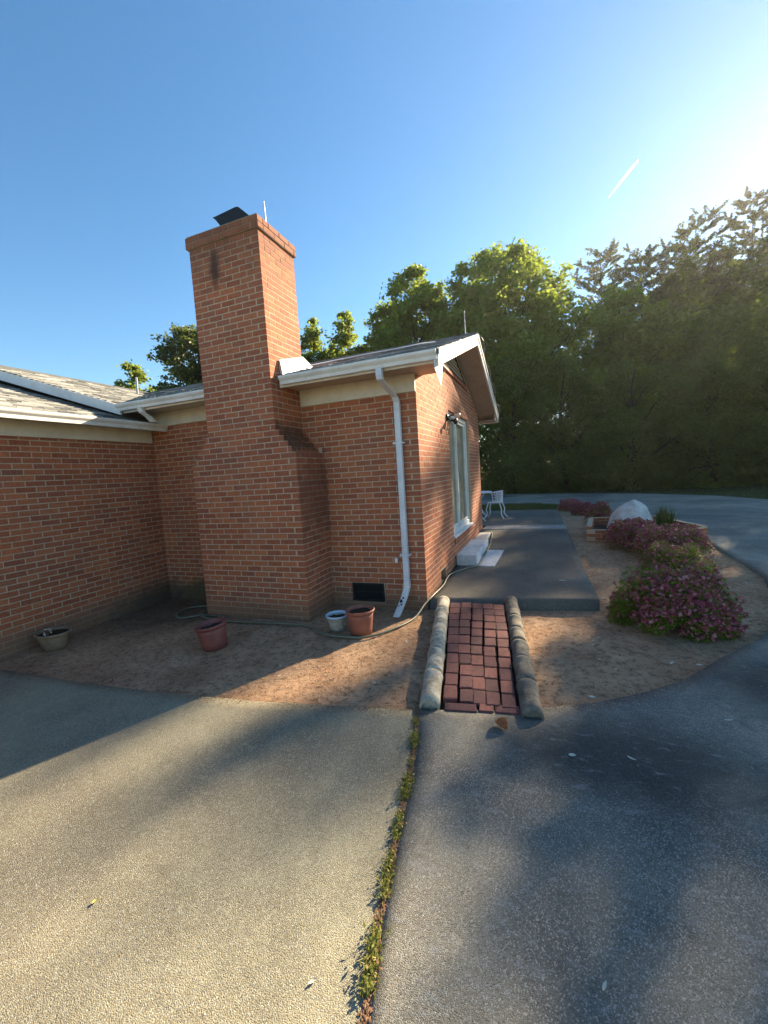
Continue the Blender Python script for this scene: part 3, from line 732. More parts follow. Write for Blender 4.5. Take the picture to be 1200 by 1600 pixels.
for i in range(17): m.bbox((-.08, y0 + .01 + i * .1055, z0 - .115), (.020, y0 + .01 + i * .1055 + .096, z0 - .040), .003)
m.build('brick_sill', M['brick'], house)
# dark linings of wall openings
m = MB(); m.box((-.155, V1[0], V1[2]), (-.12, V1[1], V1[3])); m.build('crawl_opening', M['dark'], house)
m = MB(); m.box((-.155, V2[0], V2[2]), (-.12, V2[1], V2[3])); m.build('crawl_opening', M['dark'], house)
# front crawl vent: frame and slats
m = MB(); fr2 = lambda mb, a, b, c, d, t: (mb.bbox((a, -.018, c), (a + t, .03, d), .003), mb.bbox((b - t, -.018, c), (b, .03, d), .003), mb.bbox((a + t, -.018, d - t), (b - t, .03, d), .003), mb.bbox((a + t, -.018, c), (b - t, .03, c + t), .003))
fr2(m, FV[0], FV[1], FV[2], FV[3], .028)
m.box((FV[0] + .02, .034, FV[2] + .02), (FV[1] - .02, .04, FV[3] - .02)); m.box((FV[0] + .028, -.014, (FV[2] + FV[3]) / 2 - .006), (FV[1] - .028, .01, (FV[2] + FV[3]) / 2 + .006))
vent = m.build('crawl_vent', M['blackiron'], house)
for r in range(2):
    for i in range(12):
        x = FV[0] + .05 + i * .0295; z = FV[2] + .038 + r * .092
        MB().add([(x, -.012, z), (x + .004, -.012, z), (x + .026, .02, z), (x + .022, .02, z), (x, -.012, z + .07), (x + .004, -.012, z + .07), (x + .026, .02, z + .07), (x + .022, .02, z + .07)],
                 [(0, 1, 2, 3), (4, 5, 6, 7), (0, 1, 5, 4), (1, 2, 6, 5), (2, 3, 7, 6), (3, 0, 4, 7)]).build('slat', M['blackiron'], vent)
# downspouts
def rect_tube(m, pts, wx, wy):
    n = len(pts); vs = []
    for i, (x, y, z, ax) in enumerate(pts):
        for a, b in ((-1, -1), (-.55, -1.12), (.55, -1.12), (1, -1), (1, 1), (-1, 1)):
            if ax == 'v': vs.append((x + a * wx, y + b * wy, z))
            else: vs.append((x + a * wx, y, z + b * wy))
    m.add(vs, [(i * 6 + j, i * 6 + (j + 1) % 6, (i + 1) * 6 + (j + 1) % 6, (i + 1) * 6 + j) for i in range(n - 1) for j in range(6)])
    m.add(vs[:6], [tuple(range(6))]); m.add(vs[-6:], [tuple(range(6))])
m = MB(); dx = -.24
rect_tube(m, [(dx, -.515, 2.675, 'v'), (dx, -.515, 2.60, 'v'), (dx, -.50, 2.56, 'v'), (dx + .02, -.10, 2.43, 'v'), (dx + .02, -.06, 2.38, 'v'), (dx + .02, -.058, 2.3, 'v'), (dx + .012, -.058, .20, 'v')], .034, .026)
dsp = m.build('downspout', M['downpipe'], house)
m = MB(); rect_tube(m, [(dx + .012, -.058, .235, 'v'), (dx + .012, -.062, .17, 'v'), (dx - .0, -.16, .07, 'v'), (dx - .02, -.40, -.075, 'v')], .037, .03)
elb = m.build('elbow', M['white'], dsp)
m = MB()
for (y, z, r) in ((-.20, .085, .013), (-.24, .055, .018), (-.235, .07, .012), (-.28, .03, .012), (-.31, .022, .009)):
    m.lathe([(0.0001, .003), (r, 0)], n=7, wob=.35, M=Matrix.Translation((dx - .005 + random.uniform(-.012, .012), y - .018, z)) @ Matrix.Rotation(.95, 4, 'X'))
m.build('rust_hole', M['dark'], dsp)
for z in (.56, 1.9):
    m = MB(); m.box((dx - .05, -.09, z), (dx + .075, -.030, z + .022)); m.box((dx - .05, -.032, z), (dx - .04, .002, z + .022)); m.box((dx + .065, -.032, z), (dx + .075, .002, z + .022)); m.build('strap', M['downpipe'], dsp)
m = MB(); m.tube([(-.35, .0, .50), (-.35, -.05, .50)], .012, 8); m.lathe([(.001, .03), (.018, .026), (.022, .0), (.014, -.03)], c=(-.35, -.055, .50), n=10); m.build('spigot', M['whitemetal'], house)
m = MB(); rect_tube(m, [(-3.78, -.52, 2.69, 'v'), (-3.77, -.5, 2.62, 'v'), (-3.75, -.42, 2.56, 'v'), (-3.75, -.36, 2.50, 'v')], .036, .026); m.build('downspout', M['white'], house)
# twin flood lamp, ridge rod, roof pipe, wires
lamp = MB(); lamp.lathe([(.001, .0), (.055, .0), (.055, .02), (.02, .03)], n=14, M=Matrix.Translation((0, 1.62, 2.36)) @ Matrix.Rotation(PI / 2, 4, 'Y')); lampo = lamp.build('flood_lamp', M['darkmetal'], house)
for sy, z in ((.11, 2.40), (-.08, 2.30)):
    m = MB(); m.tube([(.02, 1.62, 2.36), (.06, 1.62 + sy * .5, z - .01), (.09, 1.62 + sy, z)], .012, 8); m.build('arm', M['darkmetal'], lampo)
    d_ = Matrix.Translation((.09, 1.62 + sy, z)) @ Vector((.6, sy * 3, -.2)).normalized().to_track_quat('Z', 'Y').to_matrix().to_4x4()
    m = MB(); m.lathe([(.018, 0), (.02, .03), (.048, .075), (.046, .09), (.001, .1)], n=14, M=d_); m.build('bulb', mat_plain('frosted_bulb_glass', (.62, .50, .44), .3, .5, 0, .1, 20, .05) if sy > 0 else M['darkmetal'], lampo)
m = MB(); m.tube([(.02, 1.60, 2.34), (.03, 1.52, 2.24), (.02, 1.5, 2.14)], .005, 5); m.tube([(.02, 1.62, 2.33), (.035, 1.60, 2.2), (.02, 1.61, 2.10)], .005, 5); m.build('wire', M['darkmetal'], lampo)
m = MB(); m.tube([(.2, 2.5, zr), (.2, 2.5, zr + .42)], [.007, .004], 6); m.build('ridge_rod', M['steel'], house)
m = MB(); m.tube([(-6.9, 2.0, 3.6), (-6.88, 2.0, 4.02)], .022, 8); m.build('vent_pipe', M['steel'], house)
m = MB(); m.tube([(-1.42, -.0, 2.99), (-1.2, .55, 3.17), (-.95, .95, 3.30), (-.6, 1.1, 3.345), (-.35, 1.7, 3.54), (-.2, 2.0, 3.62)], .007, 5); m.build('roof_cable', M['whitemetal'], house)
m = MB(); pts = [(.2, 2.5, zr + .03)]
for i in range(18):
    y = 2.6 + i * .17; pts.append((.44 + .02 * math.sin(i * 1.3), y, zr - abs(y - 2.5) * PM + .03 + .03 * math.sin(i * .9)))
m.tube(pts, .006, 5); m.build('lightning_cable', M['steel'], house)
m = MB(); m.box((-11, 2.42, zr - .012), (XE, 2.58, zr + .02)); m.box((XL_R - .09, -.5, ZL_R - .015), (XL_R + .09, 2.9, ZL_R + .018)); m.build('ridge_cap', M['shingle'], house)

# ------------------------------------------------------------------ steps, pad, gravel
def block(name, a, b, mat_, label, cat, e=.012):
    o = MB().bbox(a, b, e).build(name, mat_); return tag(o, label, cat)
block('concrete_step', (.012, 1.76, -.02), (.34, 3.25, .195), M['conc_w'], 'pale concrete doorstep block below the tall gable window', 'step')
block('concrete_step', (.012, 3.42, 0), (.26, 4.40, .155), M['conc'], 'low grey concrete step beyond the doorstep block', 'step')
o = MB(); vs = [(.36, 1.72), (.61, 1.72), (.66, 2.80), (.36, 2.80)]
n = 4; o.add([(x, y, ph(x, y) + .014) for x, y in vs] + [(x, y, ph(x, y) - .03) for x, y in vs], [(0, 1, 2, 3), (7, 6, 5, 4), (0, 4, 5, 1), (1, 5, 6, 2), (2, 6, 7, 3), (3, 7, 4, 0)])
tag(o.build('concrete_pad', M['conc_w']), 'flat white concrete paver lying beside the doorstep block', 'paver')
# gravel strip
def tetra_scatter(name, pts, size, mat_, label=None, flat=.6, kind='stuff'):
    P = np.array(pts); n = len(P)
    base = np.array([(1, 0, 0), (-.5, .87, 0), (-.5, -.87, 0), (0, 0, 1.1)])
    s_ = size * rng.uniform(.5, 1.4, (n, 1, 1)); a = rng.uniform(0, 2 * PI, n); ca, sa = np.cos(a), np.sin(a)
    Q = np.repeat(base[None], n, 0) * rng.uniform(.6, 1.4, (n, 4, 1)); X = Q[:, :, 0] * ca[:, None] - Q[:, :, 1] * sa[:, None]; Y = Q[:, :, 0] * sa[:, None] + Q[:, :, 1] * ca[:, None]
    Vv = np.stack([X, Y, Q[:, :, 2] * flat], 2) * s_ + P[:, None, :]
    Fi = (np.array([(0, 1, 3), (1, 2, 3), (2, 0, 3)])[None] + 4 * np.arange(n)[:, None, None]).reshape(-1, 3)
    o = npmesh(name, Vv.reshape(-1, 3), Fi, mat_); tag(o, label, kind=kind); return o
pts = []
for i in range(4200):
    y = random.uniform(4.88, 5.42); x = random.uniform(.03, 1.79); pts.append((x, y, gh(x, y) + .04 + random.uniform(0, .02)))
tetra_scatter('gravel', pts, .022, M['gravel'], 'white gravel strip across the patio')
MB().box((0.02, 4.86, .0), (1.78, 5.42, .155)).build('gravel_bed', M['gravel'])['kind'] = 'structure'

# ------------------------------------------------------------------ clay pipe edging and brick ramp
def clay_pipe(a, b, r, label, group, mat_, seed):
    a, b = Vector(a), Vector(b); d = (b - a); L = d.length; rnd = random.Random(seed)
    Mx = Matrix.Translation(a) @ d.normalized().to_track_quat('Z', 'Y').to_matrix().to_4x4() @ Matrix.Rotation(rnd.uniform(-.02, .02), 4, 'X')
    m = MB(); m.lathe([(r * .78, 0), (r, 0), (r * 1.0, L * .2), (r * .985, L * .6), (r * 1.0, L * .84), (r * 1.09, L * .87), (r * 1.09, L - .012), (r * .98, L - .006), (.001, L - .006)], n=26, wob=.006, M=Mx); m.lathe([(.001, .018), (r * .8, .018)], n=20, M=Mx)
    o = m.build('clay_pipe', mat_); return tag(o, label, 'clay pipe', group)
def pipe_z(y): return -.095 + .06 * (y + 2.1) / 2.2
words_l = ['nearest pale clay pipe left of the brick ramp, touching the driveway', 'second pale clay pipe from the driveway on the left side of the ramp', 'third clay pipe from the driveway on the left side of the ramp',
           'fourth clay pipe from the driveway on the left side of the ramp', 'fifth clay pipe from the driveway on the left side of the ramp', 'farthest clay pipe left of the ramp, ending at the patio corner']
cutl = [0, .19, .355, .50, .645, .80, .985]
for i in range(6):
    P = lambda t: Vector((.565 + (.17 - .565) * t, -2.075 + 2.20 * t, 0))
    a, b = P(cutl[i]), P(cutl[i + 1]); a.z = pipe_z(a.y) + .012 * (i % 2); b.z = pipe_z(b.y) + .01 * ((i + 1) % 2)
    clay_pipe(a, b, .073, words_l[i], 'clay pipes edging the brick ramp', M['pipe'], i)
words_r = ['nearest dark clay pipe right of the brick ramp, touching the driveway', 'second dark clay pipe from the driveway on the right side of the ramp', 'third dark clay pipe from the driveway on the right side of the ramp',
           'fourth dark clay pipe from the driveway on the right side of the ramp', 'fifth dark clay pipe from the driveway on the right side of the ramp', 'sixth dark clay pipe from the driveway on the right side', 'farthest dark clay pipe right of the ramp, against the patio edge']
cutr = [0, .17, .33, .47, .60, .73, .86, .99]
for i in range(7):
    P = lambda t: Vector((1.245 + (.955 - 1.245) * t, -2.02 + 2.22 * t, 0))
    a, b = P(cutr[i]), P(cutr[i + 1]); a.z = pipe_z(a.y) + .014 * (i % 2); b.z = pipe_z(b.y) + .012 * ((i + 1) % 2)
    clay_pipe(a, b, .072, words_r[i], 'clay pipes edging the brick ramp', M['pipedark'], 20 + i)
ramp = empty('brick_ramp', (.75, -1.0, -.13), 'sloping purple red brick ramp between two rows of clay pipes', 'ramp')
def rz_(y): return -.075 + .07 * ss((y + 2.05) / 2.0)
def lx(y): t = (y + 2.075) / 2.2; return .565 - .395 * t + .088
def rx(y): t = (y + 2.02) / 2.22; return 1.245 - .29 * t - .086
pv = []
for v in range(3):
    bm = bmesh.new(); bmesh.ops.create_cube(bm, size=1)
    for q in bm.verts: q.co = Vector((q.co.x, q.co.y, q.co.z))
    bmesh.ops.bevel(bm, geom=bm.edges[:], offset=.045, segments=2, affect='EDGES')
    r = random.Random(v)
    for q in bm.verts: q.co += Vector((r.uniform(-.02, .02), r.uniform(-.012, .012), r.uniform(-.03, .03)))
    me = bpy.data.meshes.new('brick'); bm.to_mesh(me); bm.free(); me.materials.append(M['paver']); pv.append(me)
def paver(cx, cy, wx, wy, rz, tx=0, ty=0, dz=0):
    o = bpy.data.objects.new('brick', random.choice(pv)); link(o, ramp)
    o.matrix_basis = Matrix.Translation(-ramp.location) @ Matrix.Translation((cx, cy, rz_(cy) - .028 + dz)) @ Matrix.Rotation(rz, 4, 'Z') @ Matrix.Rotation(ty + math.atan(.035), 4, 'X') @ Matrix.Rotation(tx, 4, 'Y') @ Matrix.Diagonal((wx, wy, .056, 1))
for c in range(5):
    y = -1.965 + random.uniform(0, .01)
    for r in range(11):
        Lb = .176 + random.uniform(-.006, .004); yc = y + Lb / 2
        if yc > .06: break
        L_, R_ = lx(yc), rx(yc); wv = (R_ - L_) / 5
        off = .012 * math.sin(yc * 3.1 + c) + random.uniform(-.003, .003)
        cx = L_ + wv * (c + .5) + (off if 0 < c < 4 else off * .4)
        slope = math.atan2((lx(yc + .1) - lx(yc)) * (1 - (c + .5) / 5) + (rx(yc + .1) - rx(yc)) * (c + .5) / 5, .1)
        paver(cx, yc, wv - .009 - random.uniform(0, .004), Lb - .004, -slope * 1.0 + random.uniform(-.012, .012), random.uniform(-.018, .018), random.uniform(-.012, .012), random.uniform(-.003, .003) + (.008 if c == 0 and r < 3 else 0))
        y += Lb + .003
for (x0_, x1_) in ((.665, .885), (.892, .995), (1.0, 1.165)): paver((x0_ + x1_) / 2, -2.02 + (x0_ - .66) * .16, x1_ - x0_ - .006, .085, .14 + random.uniform(-.02, .02), random.uniform(-.02, .02), 0, -.004)
m = MB()
vs = []
for i in range(12):
    y = -2.06 + i * .19; vs += [(lx(y) - .02, y, rz_(y) - .045), (rx(y) + .02, y, rz_(y) - .045)]
m.add(vs, [(2 * i, 2 * i + 1, 2 * i + 3, 2 * i + 2) for i in range(11)]); m.build('bedding', M['dirt'], ramp).location = -ramp.location

# ------------------------------------------------------------------ pots and hose
def pot(loc, rt, rb, h, mat_, label, rimmat=None, tilt=(0, 0), fill=.75, rimh=.03, squash=1.0):
    t = empty('flower_pot', loc, label, 'flower pot', 'flower pots by the brick walls')
    t.rotation_euler = (tilt[0], tilt[1], 0)
    m = MB(); rr = lambda f: rb + (rt - rb) * f
    m.lathe([(.001, .0), (rb, 0), (rr(.3), h * .3), (rr(.7), h * .7), (rr(1) * .97, h - rimh), (rr(1) * .93, h - rimh), (rr(fill) * .9, h * fill - .02), (.001, h * fill - .02)], n=28, wob=.006)
    o = m.build('body', mat_, t); o.scale = (1, squash, 1)
    m = MB(); m.lathe([(rr(1) * .95, h - rimh), (rr(1) * 1.05, h - rimh), (rr(1) * 1.08, h - rimh * .3), (rr(1) * 1.06, h), (rr(1) * .98, h), (rr(1) * .94, h - rimh)], n=28, wob=.006)
    o = m.build('rim', rimmat or mat_, t); o.scale = (1, squash, 1)
    m = MB(); n_ = 18; vs = [(0, 0, h * fill + .012)]
    for j in range(n_): q_ = 2 * PI * j / n_; vs.append((rr(fill) * .93 * math.cos(q_), rr(fill) * .93 * math.sin(q_) * squash, h * fill + random.uniform(-.012, .008)))
    m.add(vs, [(0, j + 1, (j + 1) % n_ + 1) for j in range(n_)]); m.build('soil_fill', M['dirt'], t)
    return t
pot((-.51, -.84, -.13), .146, .112, .275, M['terracotta'], 'large terracotta pot beside the black crawl vent', fill=.88)
bl = mat_plain('pale_blue_plastic_rim', (.50, .62, .78), .4, .5, 0, .1, 10, .05)
pot((-.815, -.80, -.13), .118, .082, .185, mat_plain('mottled_grey_tan_plastic', (.40, .38, .32), .7, .3, 0, .5, 22, .2), 'small grey pot with pale blue rim left of the terracotta pot', rimmat=bl, fill=.8, rimh=.022)
pot((-1.93, -1.46, -.15), .150, .122, .265, M['redpot'], 'faded red pot standing alone in front of the chimney', fill=.82, rimh=.035, tilt=(.06, -.10))
t = pot((-3.94, -1.84, -.19), .19, .125, .20, M['tanpot'], 'tan planter with dead stems at the foot of the left wall', fill=.9, squash=.8)
for i in range(9):
    a_ = random.uniform(0, 2 * PI); r0 = random.uniform(.02, .12); p0 = Vector((r0 * math.cos(a_), r0 * math.sin(a_) * .8, .182)); p1 = p0 + Vector((random.uniform(-.09, .09), random.uniform(-.07, .05), random.uniform(.0, .06)))
    MB().tube([p0, (p0 + p1) / 2 + Vector((0, 0, .03)), p1], [.010, .009, .006], 6).build('stem', M['pale' if i % 2 else 'chips'], t)
def smooth_path(P, n=8):
    P = [Vector(p) for p in P]; out = []
    for i in range(len(P) - 1):
        p0, p1, p2, p3 = P[max(i - 1, 0)], P[i], P[i + 1], P[min(i + 2, len(P) - 1)]
        for j in range(n):
            t = j / n; out.append(.5 * ((2 * p1) + (p2 - p0) * t + (2 * p0 - 5 * p1 + 4 * p2 - p3) * t * t + (3 * p1 - p0 - 3 * p2 + p3) * t ** 3))
    return out + [P[-1]]
H1 = [(-2.50, -.70), (-2.67, -.66), (-2.92, -.66), (-3.15, -.80), (-3.36, -.66), (-3.40, -.42), (-3.18, -.32), (-2.98, -.50), (-2.88, -.72), (-2.5, -.80), (-1.94, -.80), (-1.24, -.79), (-.92, -.98), (-.64, -1.01), (-.38, -.95), (-.18, -.66), (-.07, -.33), (-.03, -.08)]
hp_ = [(x, y, gh(x, y) + .024 + (.022 if i in (7, 8) else 0)) for i, (x, y) in enumerate(H1)]
hp_ += [(x, y, ph(x, y) + .018) for x, y in ((.03, .16), (.055, .62), (.03, .98), (.05, 1.2), (.2, 1.5), (.37, 1.72), (.385, 2.1), (.375, 2.6), (.37, 3.2), (.34, 3.7), (.30, 4.2), (.24, 4.55))]
hp_[-13] = (-.02, -.06, -.03)
m = MB(); m.tube(smooth_path(hp_), .0125, 8); tag(m.build('garden_hose', M['hose']), 'grey green garden hose coiled by the chimney and running past the step', 'hose')

# ------------------------------------------------------------------ planter, cover, shrubs
pl = empty('brick_planter', (3.0, 4.2, .05), 'low brick raised bed around the boulder shaped cover', 'planter')
PLA = [(2.14, 3.95), (2.30, 5.25), (3.72, 5.35), (4.02, 4.15), (3.55, 3.78)]
def pwall(a, b, i):
    a = Vector((*a, 0)); b = Vector((*b, 0)); d = (b - a).normalized(); L = (b - a).length; n = Vector((d.y, -d.x, 0))
    z0 = gh(a.x, a.y) - .06
    m = MB(); q = [a - n * .045, b - n * .045, b + n * .045, a + n * .045]
    m.add([(p.x, p.y, z0 - .1) for p in q] + [(p.x, p.y, z0 + .29) for p in q], [(0, 1, 2, 3), (4, 5, 6, 7), (0, 1, 5, 4), (1, 2, 6, 5), (2, 3, 7, 6), (3, 0, 4, 7)])
    w_ = m.build('side_wall', M['mortar'], pl); w_.location = -pl.location
    for k in range(4):
        t = (k % 2) * .105
        while t < L - .05:
            Lb = min(.2, L - t); c = a + d * (t + Lb / 2); o = bpy.data.objects.new('brick', brick_mesh(round(Lb, 3), .105, k % 3))
            c = c + n * .052
            o.matrix_basis = Matrix(((d.x, -n.x, 0, c.x), (d.y, -n.y, 0, c.y), (0, 0, 1, z0 + .05 + k * CH), (0, 0, 0, 1))); link(o, w_); t += .21
for i in range(4): pwall(PLA[(0, 4, 3, 2)[i]], PLA[(4, 3, 2, 1)[i]], i)
pwall(PLA[1], PLA[0], 4)
m = MB(); m.add([(x, y, .16) for x, y in PLA], [tuple(range(5))]); m.build('soil_fill', M['dirt'], pl).location = -pl.location
# faceted cover
bm = bmesh.new(); rb_ = random.Random(4)
for i, (zz, rr_, nn) in enumerate(((-.28, .47, 13), (-.05, .44, 11), (.18, .37, 10), (.36, .27, 8), (.47, .15, 6), (.515, .04, 2))):
    for j in range(nn):
        a_ = 2 * PI * (j + .5 * (i % 2)) / nn + rb_.uniform(-.12, .12); q_ = rr_ * rb_.uniform(.93, 1.05); bm.verts.new((q_ * math.cos(a_), q_ * math.sin(a_), zz + rb_.uniform(-.03, .03) + .02 * math.cos(a_)))
bmesh.ops.convex_hull(bm, input=bm.verts[:]); bmesh.ops.bevel(bm, geom=bm.edges[:], offset=.006, segments=1, affect='EDGES')
me = bpy.data.meshes.new('boulder_cover'); bm.to_mesh(me); bm.free(); me.materials.append(M['cover'])
o = bpy.data.objects.new('boulder_cover', me); link(o); o.location = (2.98, 4.75, .20); o.rotation_euler = (0, .05, .5)
tag(o, 'pale grey faceted boulder shaped cover standing in the brick planter', 'boulder')

def leaves(name, C, size, mat_, parent=None, aspect=.55, up=.0, seed=0, fold=0):
    """diamond shaped leaves at centres C, random facing"""
    r = np.random.default_rng(seed); n = len(C); C = np.asarray(C)
    d = r.normal(size=(n, 3)); d[:, 2] *= .6; d /= np.linalg.norm(d, axis=1)[:, None]
    e = r.normal(size=(n, 3)); e[:, 2] += up; e = np.cross(d, e); e /= np.linalg.norm(e, axis=1)[:, None] + 1e-9
    s_ = (np.asarray(size) * r.uniform(.6, 1.3, n))[:, None]
    Vv = np.stack([C - d * s_ * .5, C + e * s_ * aspect * .5, C + d * s_ * .5, C - e * s_ * aspect * .5], 1).reshape(-1, 3)
    return npmesh(name, Vv, np.arange(n * 4).reshape(-1, 4), mat_, parent)

def shrub(loc, rx_, ry_, h, label, flower_frac, seed, nleaf=6500, name='azalea_bush', group='azalea bushes in the curved bed', green_side=None):
    r = np.random.default_rng(seed); t = empty(name, loc, label, 'azalea bush' if name == 'azalea_bush' else 'shrub', group)
    m = MB()
    for i in range(16):
        a_ = random.uniform(0, 2 * PI); e_r = random.uniform(.3, .8); tip = Vector((rx_ * e_r * math.cos(a_), ry_ * e_r * math.sin(a_), h * random.uniform(.4, .75)))
        m.tube([(0.03 * math.cos(a_), .03 * math.sin(a_), -.03), tip * .45 + Vector((0, 0, .02)), tip], [.012, .008, .004], 5)
    m.build('stem', M['bark'], t)
    n = nleaf; nb = 85
    ba = r.uniform(0, 2 * PI, nb); bz = r.uniform(.06, 1, nb); br = np.sqrt(np.clip(1 - (bz - .25) ** 2 * 1.3, .05, 1)) * r.uniform(.82, 1.0, nb)
    B = np.stack([rx_ * br * np.cos(ba) * .84, ry_ * br * np.sin(ba) * .84, h * bz * .84], 1)
    B = np.concatenate([B, np.stack([rx_ * .6 * r.uniform(-1, 1, 22), ry_ * .6 * r.uniform(-1, 1, 22), h * r.uniform(.55, .9, 22)], 1)])
    bi = r.integers(0, len(B), n); sph = r.normal(size=(n, 3)); sph /= np.linalg.norm(sph, axis=1)[:, None]; sph *= r.uniform(.55, 1.08, (n, 1))
    br_ = np.array([rx_ * .22, ry_ * .22, h * .21]); C = B[bi] + sph * br_
    C[:, 2] = np.maximum(C[:, 2], .015)
    leaves('foliage', C, .030 + 0 * bi, M['azalea'], t, .5, 1, seed)
    # flowers sit outside
    k_ = int(n * flower_frac * .42); bi = r.integers(0, len(B), k_); sph = r.normal(size=(k_, 3)); sph /= np.linalg.norm(sph, axis=1)[:, None]; sph[:, 2] = np.abs(sph[:, 2]) * .9
    C = B[bi] + sph * br_ * 1.08
    if green_side is not None:
        g_ = np.array(green_side); gn = (C[:, :2] / np.array([rx_, ry_])) @ g_; keep = r.uniform(size=k_) > np.clip(gn * 1.6 + .15, 0, .93); C = C[keep]
    P5 = np.concatenate([C + r.normal(size=C.shape) * .008 for _ in range(3)])
    leaves('flowers', P5, .034, M['petal'], t, .85, 1, seed + 1)
    return t
shrub((2.50, -.02, gh(2.5, 0) + 0), .56, .46, .55, 'largest azalea, green on top with magenta flowers, nearest the driveway', .40, 5, 24000, green_side=(-.75, .5))
shrub((2.20, .22, gh(2.2, .2)), .24, .20, .24, 'small red azalea shoot at the left foot of the largest bush', 1.3, 6, 1500, green_side=(.3, .2))
shrub((3.07, 2.10, gh(3, 2.1)), .46, .40, .40, 'low mostly green azalea just behind the largest bush', .25, 8, 5500)
shrub((3.16, 2.85, gh(3.1, 2.8)), .56, .42, .50, 'wide dusky pink azalea in the middle of the bed', .6, 9, 7000)
shrub((2.74, 3.42, gh(2.7, 3.4)), .42, .36, .50, 'bright crimson azalea in front of the brick planter', 1.1, 10, 5500)
shrub((2.52, 5.95, gh(2.5, 6)), .30, .30, .46, 'green and magenta azalea behind the planter, left of the cover', .8, 12, 3000)
shrub((2.30, 7.4, gh(2.3, 7.4)), .30, .28, .34, 'small crimson azalea beyond the planter near the rear patio', 1.6, 13, 2200)
shrub((2.05, 8.6, gh(2.0, 8.6)), .34, .28, .34, 'farthest low crimson azalea by the rear patio corner', 1.6, 14, 2200)
# tall grass tuft in the planter
def blades(name, bases, hgt, mat_, parent=None, lean=.35, w_=.006, seed=0):
    r = np.random.default_rng(seed); B = np.asarray(bases); n = len(B); a = r.uniform(0, 2 * PI, n); d = np.stack([np.cos(a), np.sin(a), 0 * a], 1); s_ = np.stack([-np.sin(a), np.cos(a), 0 * a], 1) * w_
    hh = (hgt * r.uniform(.5, 1.2, n))[:, None]; ln = r.uniform(.1, lean, n)[:, None] * hh; up = np.array([0, 0, 1.0])
    mid = B + up * hh * .6 + d * ln * .4; tip = B + up * hh + d * ln * 1.6
    Vv = np.stack([B - s_, B + s_, mid + s_ * .7, mid - s_ * .7, tip], 1).reshape(-1, 3); i0 = 5 * np.arange(n)[:, None]
    Fi = np.concatenate([i0 + np.array([[0, 1, 2]]), i0 + np.array([[0, 2, 3]]), i0 + np.array([[3, 2, 4]])]); return npmesh(name, Vv, Fi, mat_, parent)
o = blades('grass_tuft', [(3.55 + random.gauss(0, .07), 4.75 + random.gauss(0, .07), .16) for _ in range(260)], .42, M['grass'], None, .3, .006, 3); tag(o, 'tall green grass tuft right of the boulder shaped cover', 'grass tuft')
# verge and lawn grass
pts = []
for i in range(16000):
    x, y = random.uniform(-3, 2.6), random.uniform(8.9, 11.3)
    if y < 11.25 - max(0, x - 1) * 1.2: pts.append((x, y, gh(x, y)))
for i in range(22000):
    x = random.uniform(-6, 16); y = random.uniform(9, 22)
    # beyond the outer edge of the driveway
    P = outer; ye = np.interp(x, [-24, -8, -1.45, 1.65, 4.89, 6.57, 7.25, 7.7, 8.5], [19, 18.6, 17.3, 16.1, 13.92, 11.83, 9.7, 8.5, 5])
    if y > ye + .15: pts.append((x, y, gh(x, y)))
o = blades('grass', pts, .075, M['grass'], None, .5, .008, 9); tag(o, 'short rough grass along the driveway', kind='stuff')

# ------------------------------------------------------------------ white garden chairs and table on the rear patio
def chair(loc, rz, label):
    t = empty('garden_chair', loc, label, 'garden chair', 'white metal chairs on the rear patio', rz)
    m = MB(); m.lathe([(.001, .42), (.20, .42), (.215, .43), (.20, .44), (.001, .44)], n=20); m.build('seat', M['whitemetal'], t)
    for sx in (-1, 1):
        MB().tube(smooth_path([(sx * .15, .15, .42), (sx * .19, .20, .25), (sx * .17, .19, .12), (sx * .24, .27, 0)], 4), .014, 7).build('leg', M['whitemetal'], t)
        MB().tube(smooth_path([(sx * .15, -.15, .42), (sx * .19, -.20, .25), (sx * .17, -.19, .12), (sx * .24, -.27, 0)], 4), .014, 7).build('leg', M['whitemetal'], t)
    m = MB(); arc = [(.25 * math.cos(a_), -.02 + .22 * math.sin(a_), .70 + .03 * math.sin(a_)) for a_ in np.linspace(-.3, PI + .3, 15)]
    m.tube(arc, .015, 7)
    for a_ in np.linspace(0, PI, 11):
        b_ = (.25 * math.cos(a_), -.02 + .22 * math.sin(a_), .70 + .03 * math.sin(a_)); f_ = (.19 * math.cos(a_), .19 * math.sin(a_), .43)
        md = ((b_[0] + f_[0]) / 2 + .03 * math.cos(a_ * 9), (b_[1] + f_[1]) / 2, .56); m.tube(smooth_path([f_, md, b_], 3), .009, 5)
    for zz in (.50, .57, .64):
        m.tube([(.225 * math.cos(a_), -.01 + .205 * math.sin(a_), zz + .012 * math.sin(a_ * 12)) for a_ in np.linspace(-.1, PI + .1, 15)], .008, 5)
    m.build('backrest', M['whitemetal'], t); return t
zc = ph(0, 7)
chair((.12, 6.75, zc), -1.7, 'white ornate metal chair at the right of the white table')
chair((-.42, 6.25, zc), .5 + PI, 'white ornate metal chair nearer the house corner, mostly hidden by the wall')
t = empty('garden_table', (-.42, 7.0, zc), 'round white metal table between the white chairs behind the house corner', 'garden table')
m = MB(); m.lathe([(.001, .68), (.42, .68), (.44, .70), (.42, .72), (.001, .72)], n=30); m.build('tabletop', M['whitemetal'], t)
for a_ in (0.6, 2.2, 3.7, 5.3):
    c_, s_ = math.cos(a_), math.sin(a_); MB().tube(smooth_path([(.28 * c_, .28 * s_, .69), (.10 * c_, .10 * s_, .45), (.14 * c_, .14 * s_, .2), (.30 * c_, .30 * s_, 0)], 4), .016, 7).build('leg', M['whitemetal'], t)

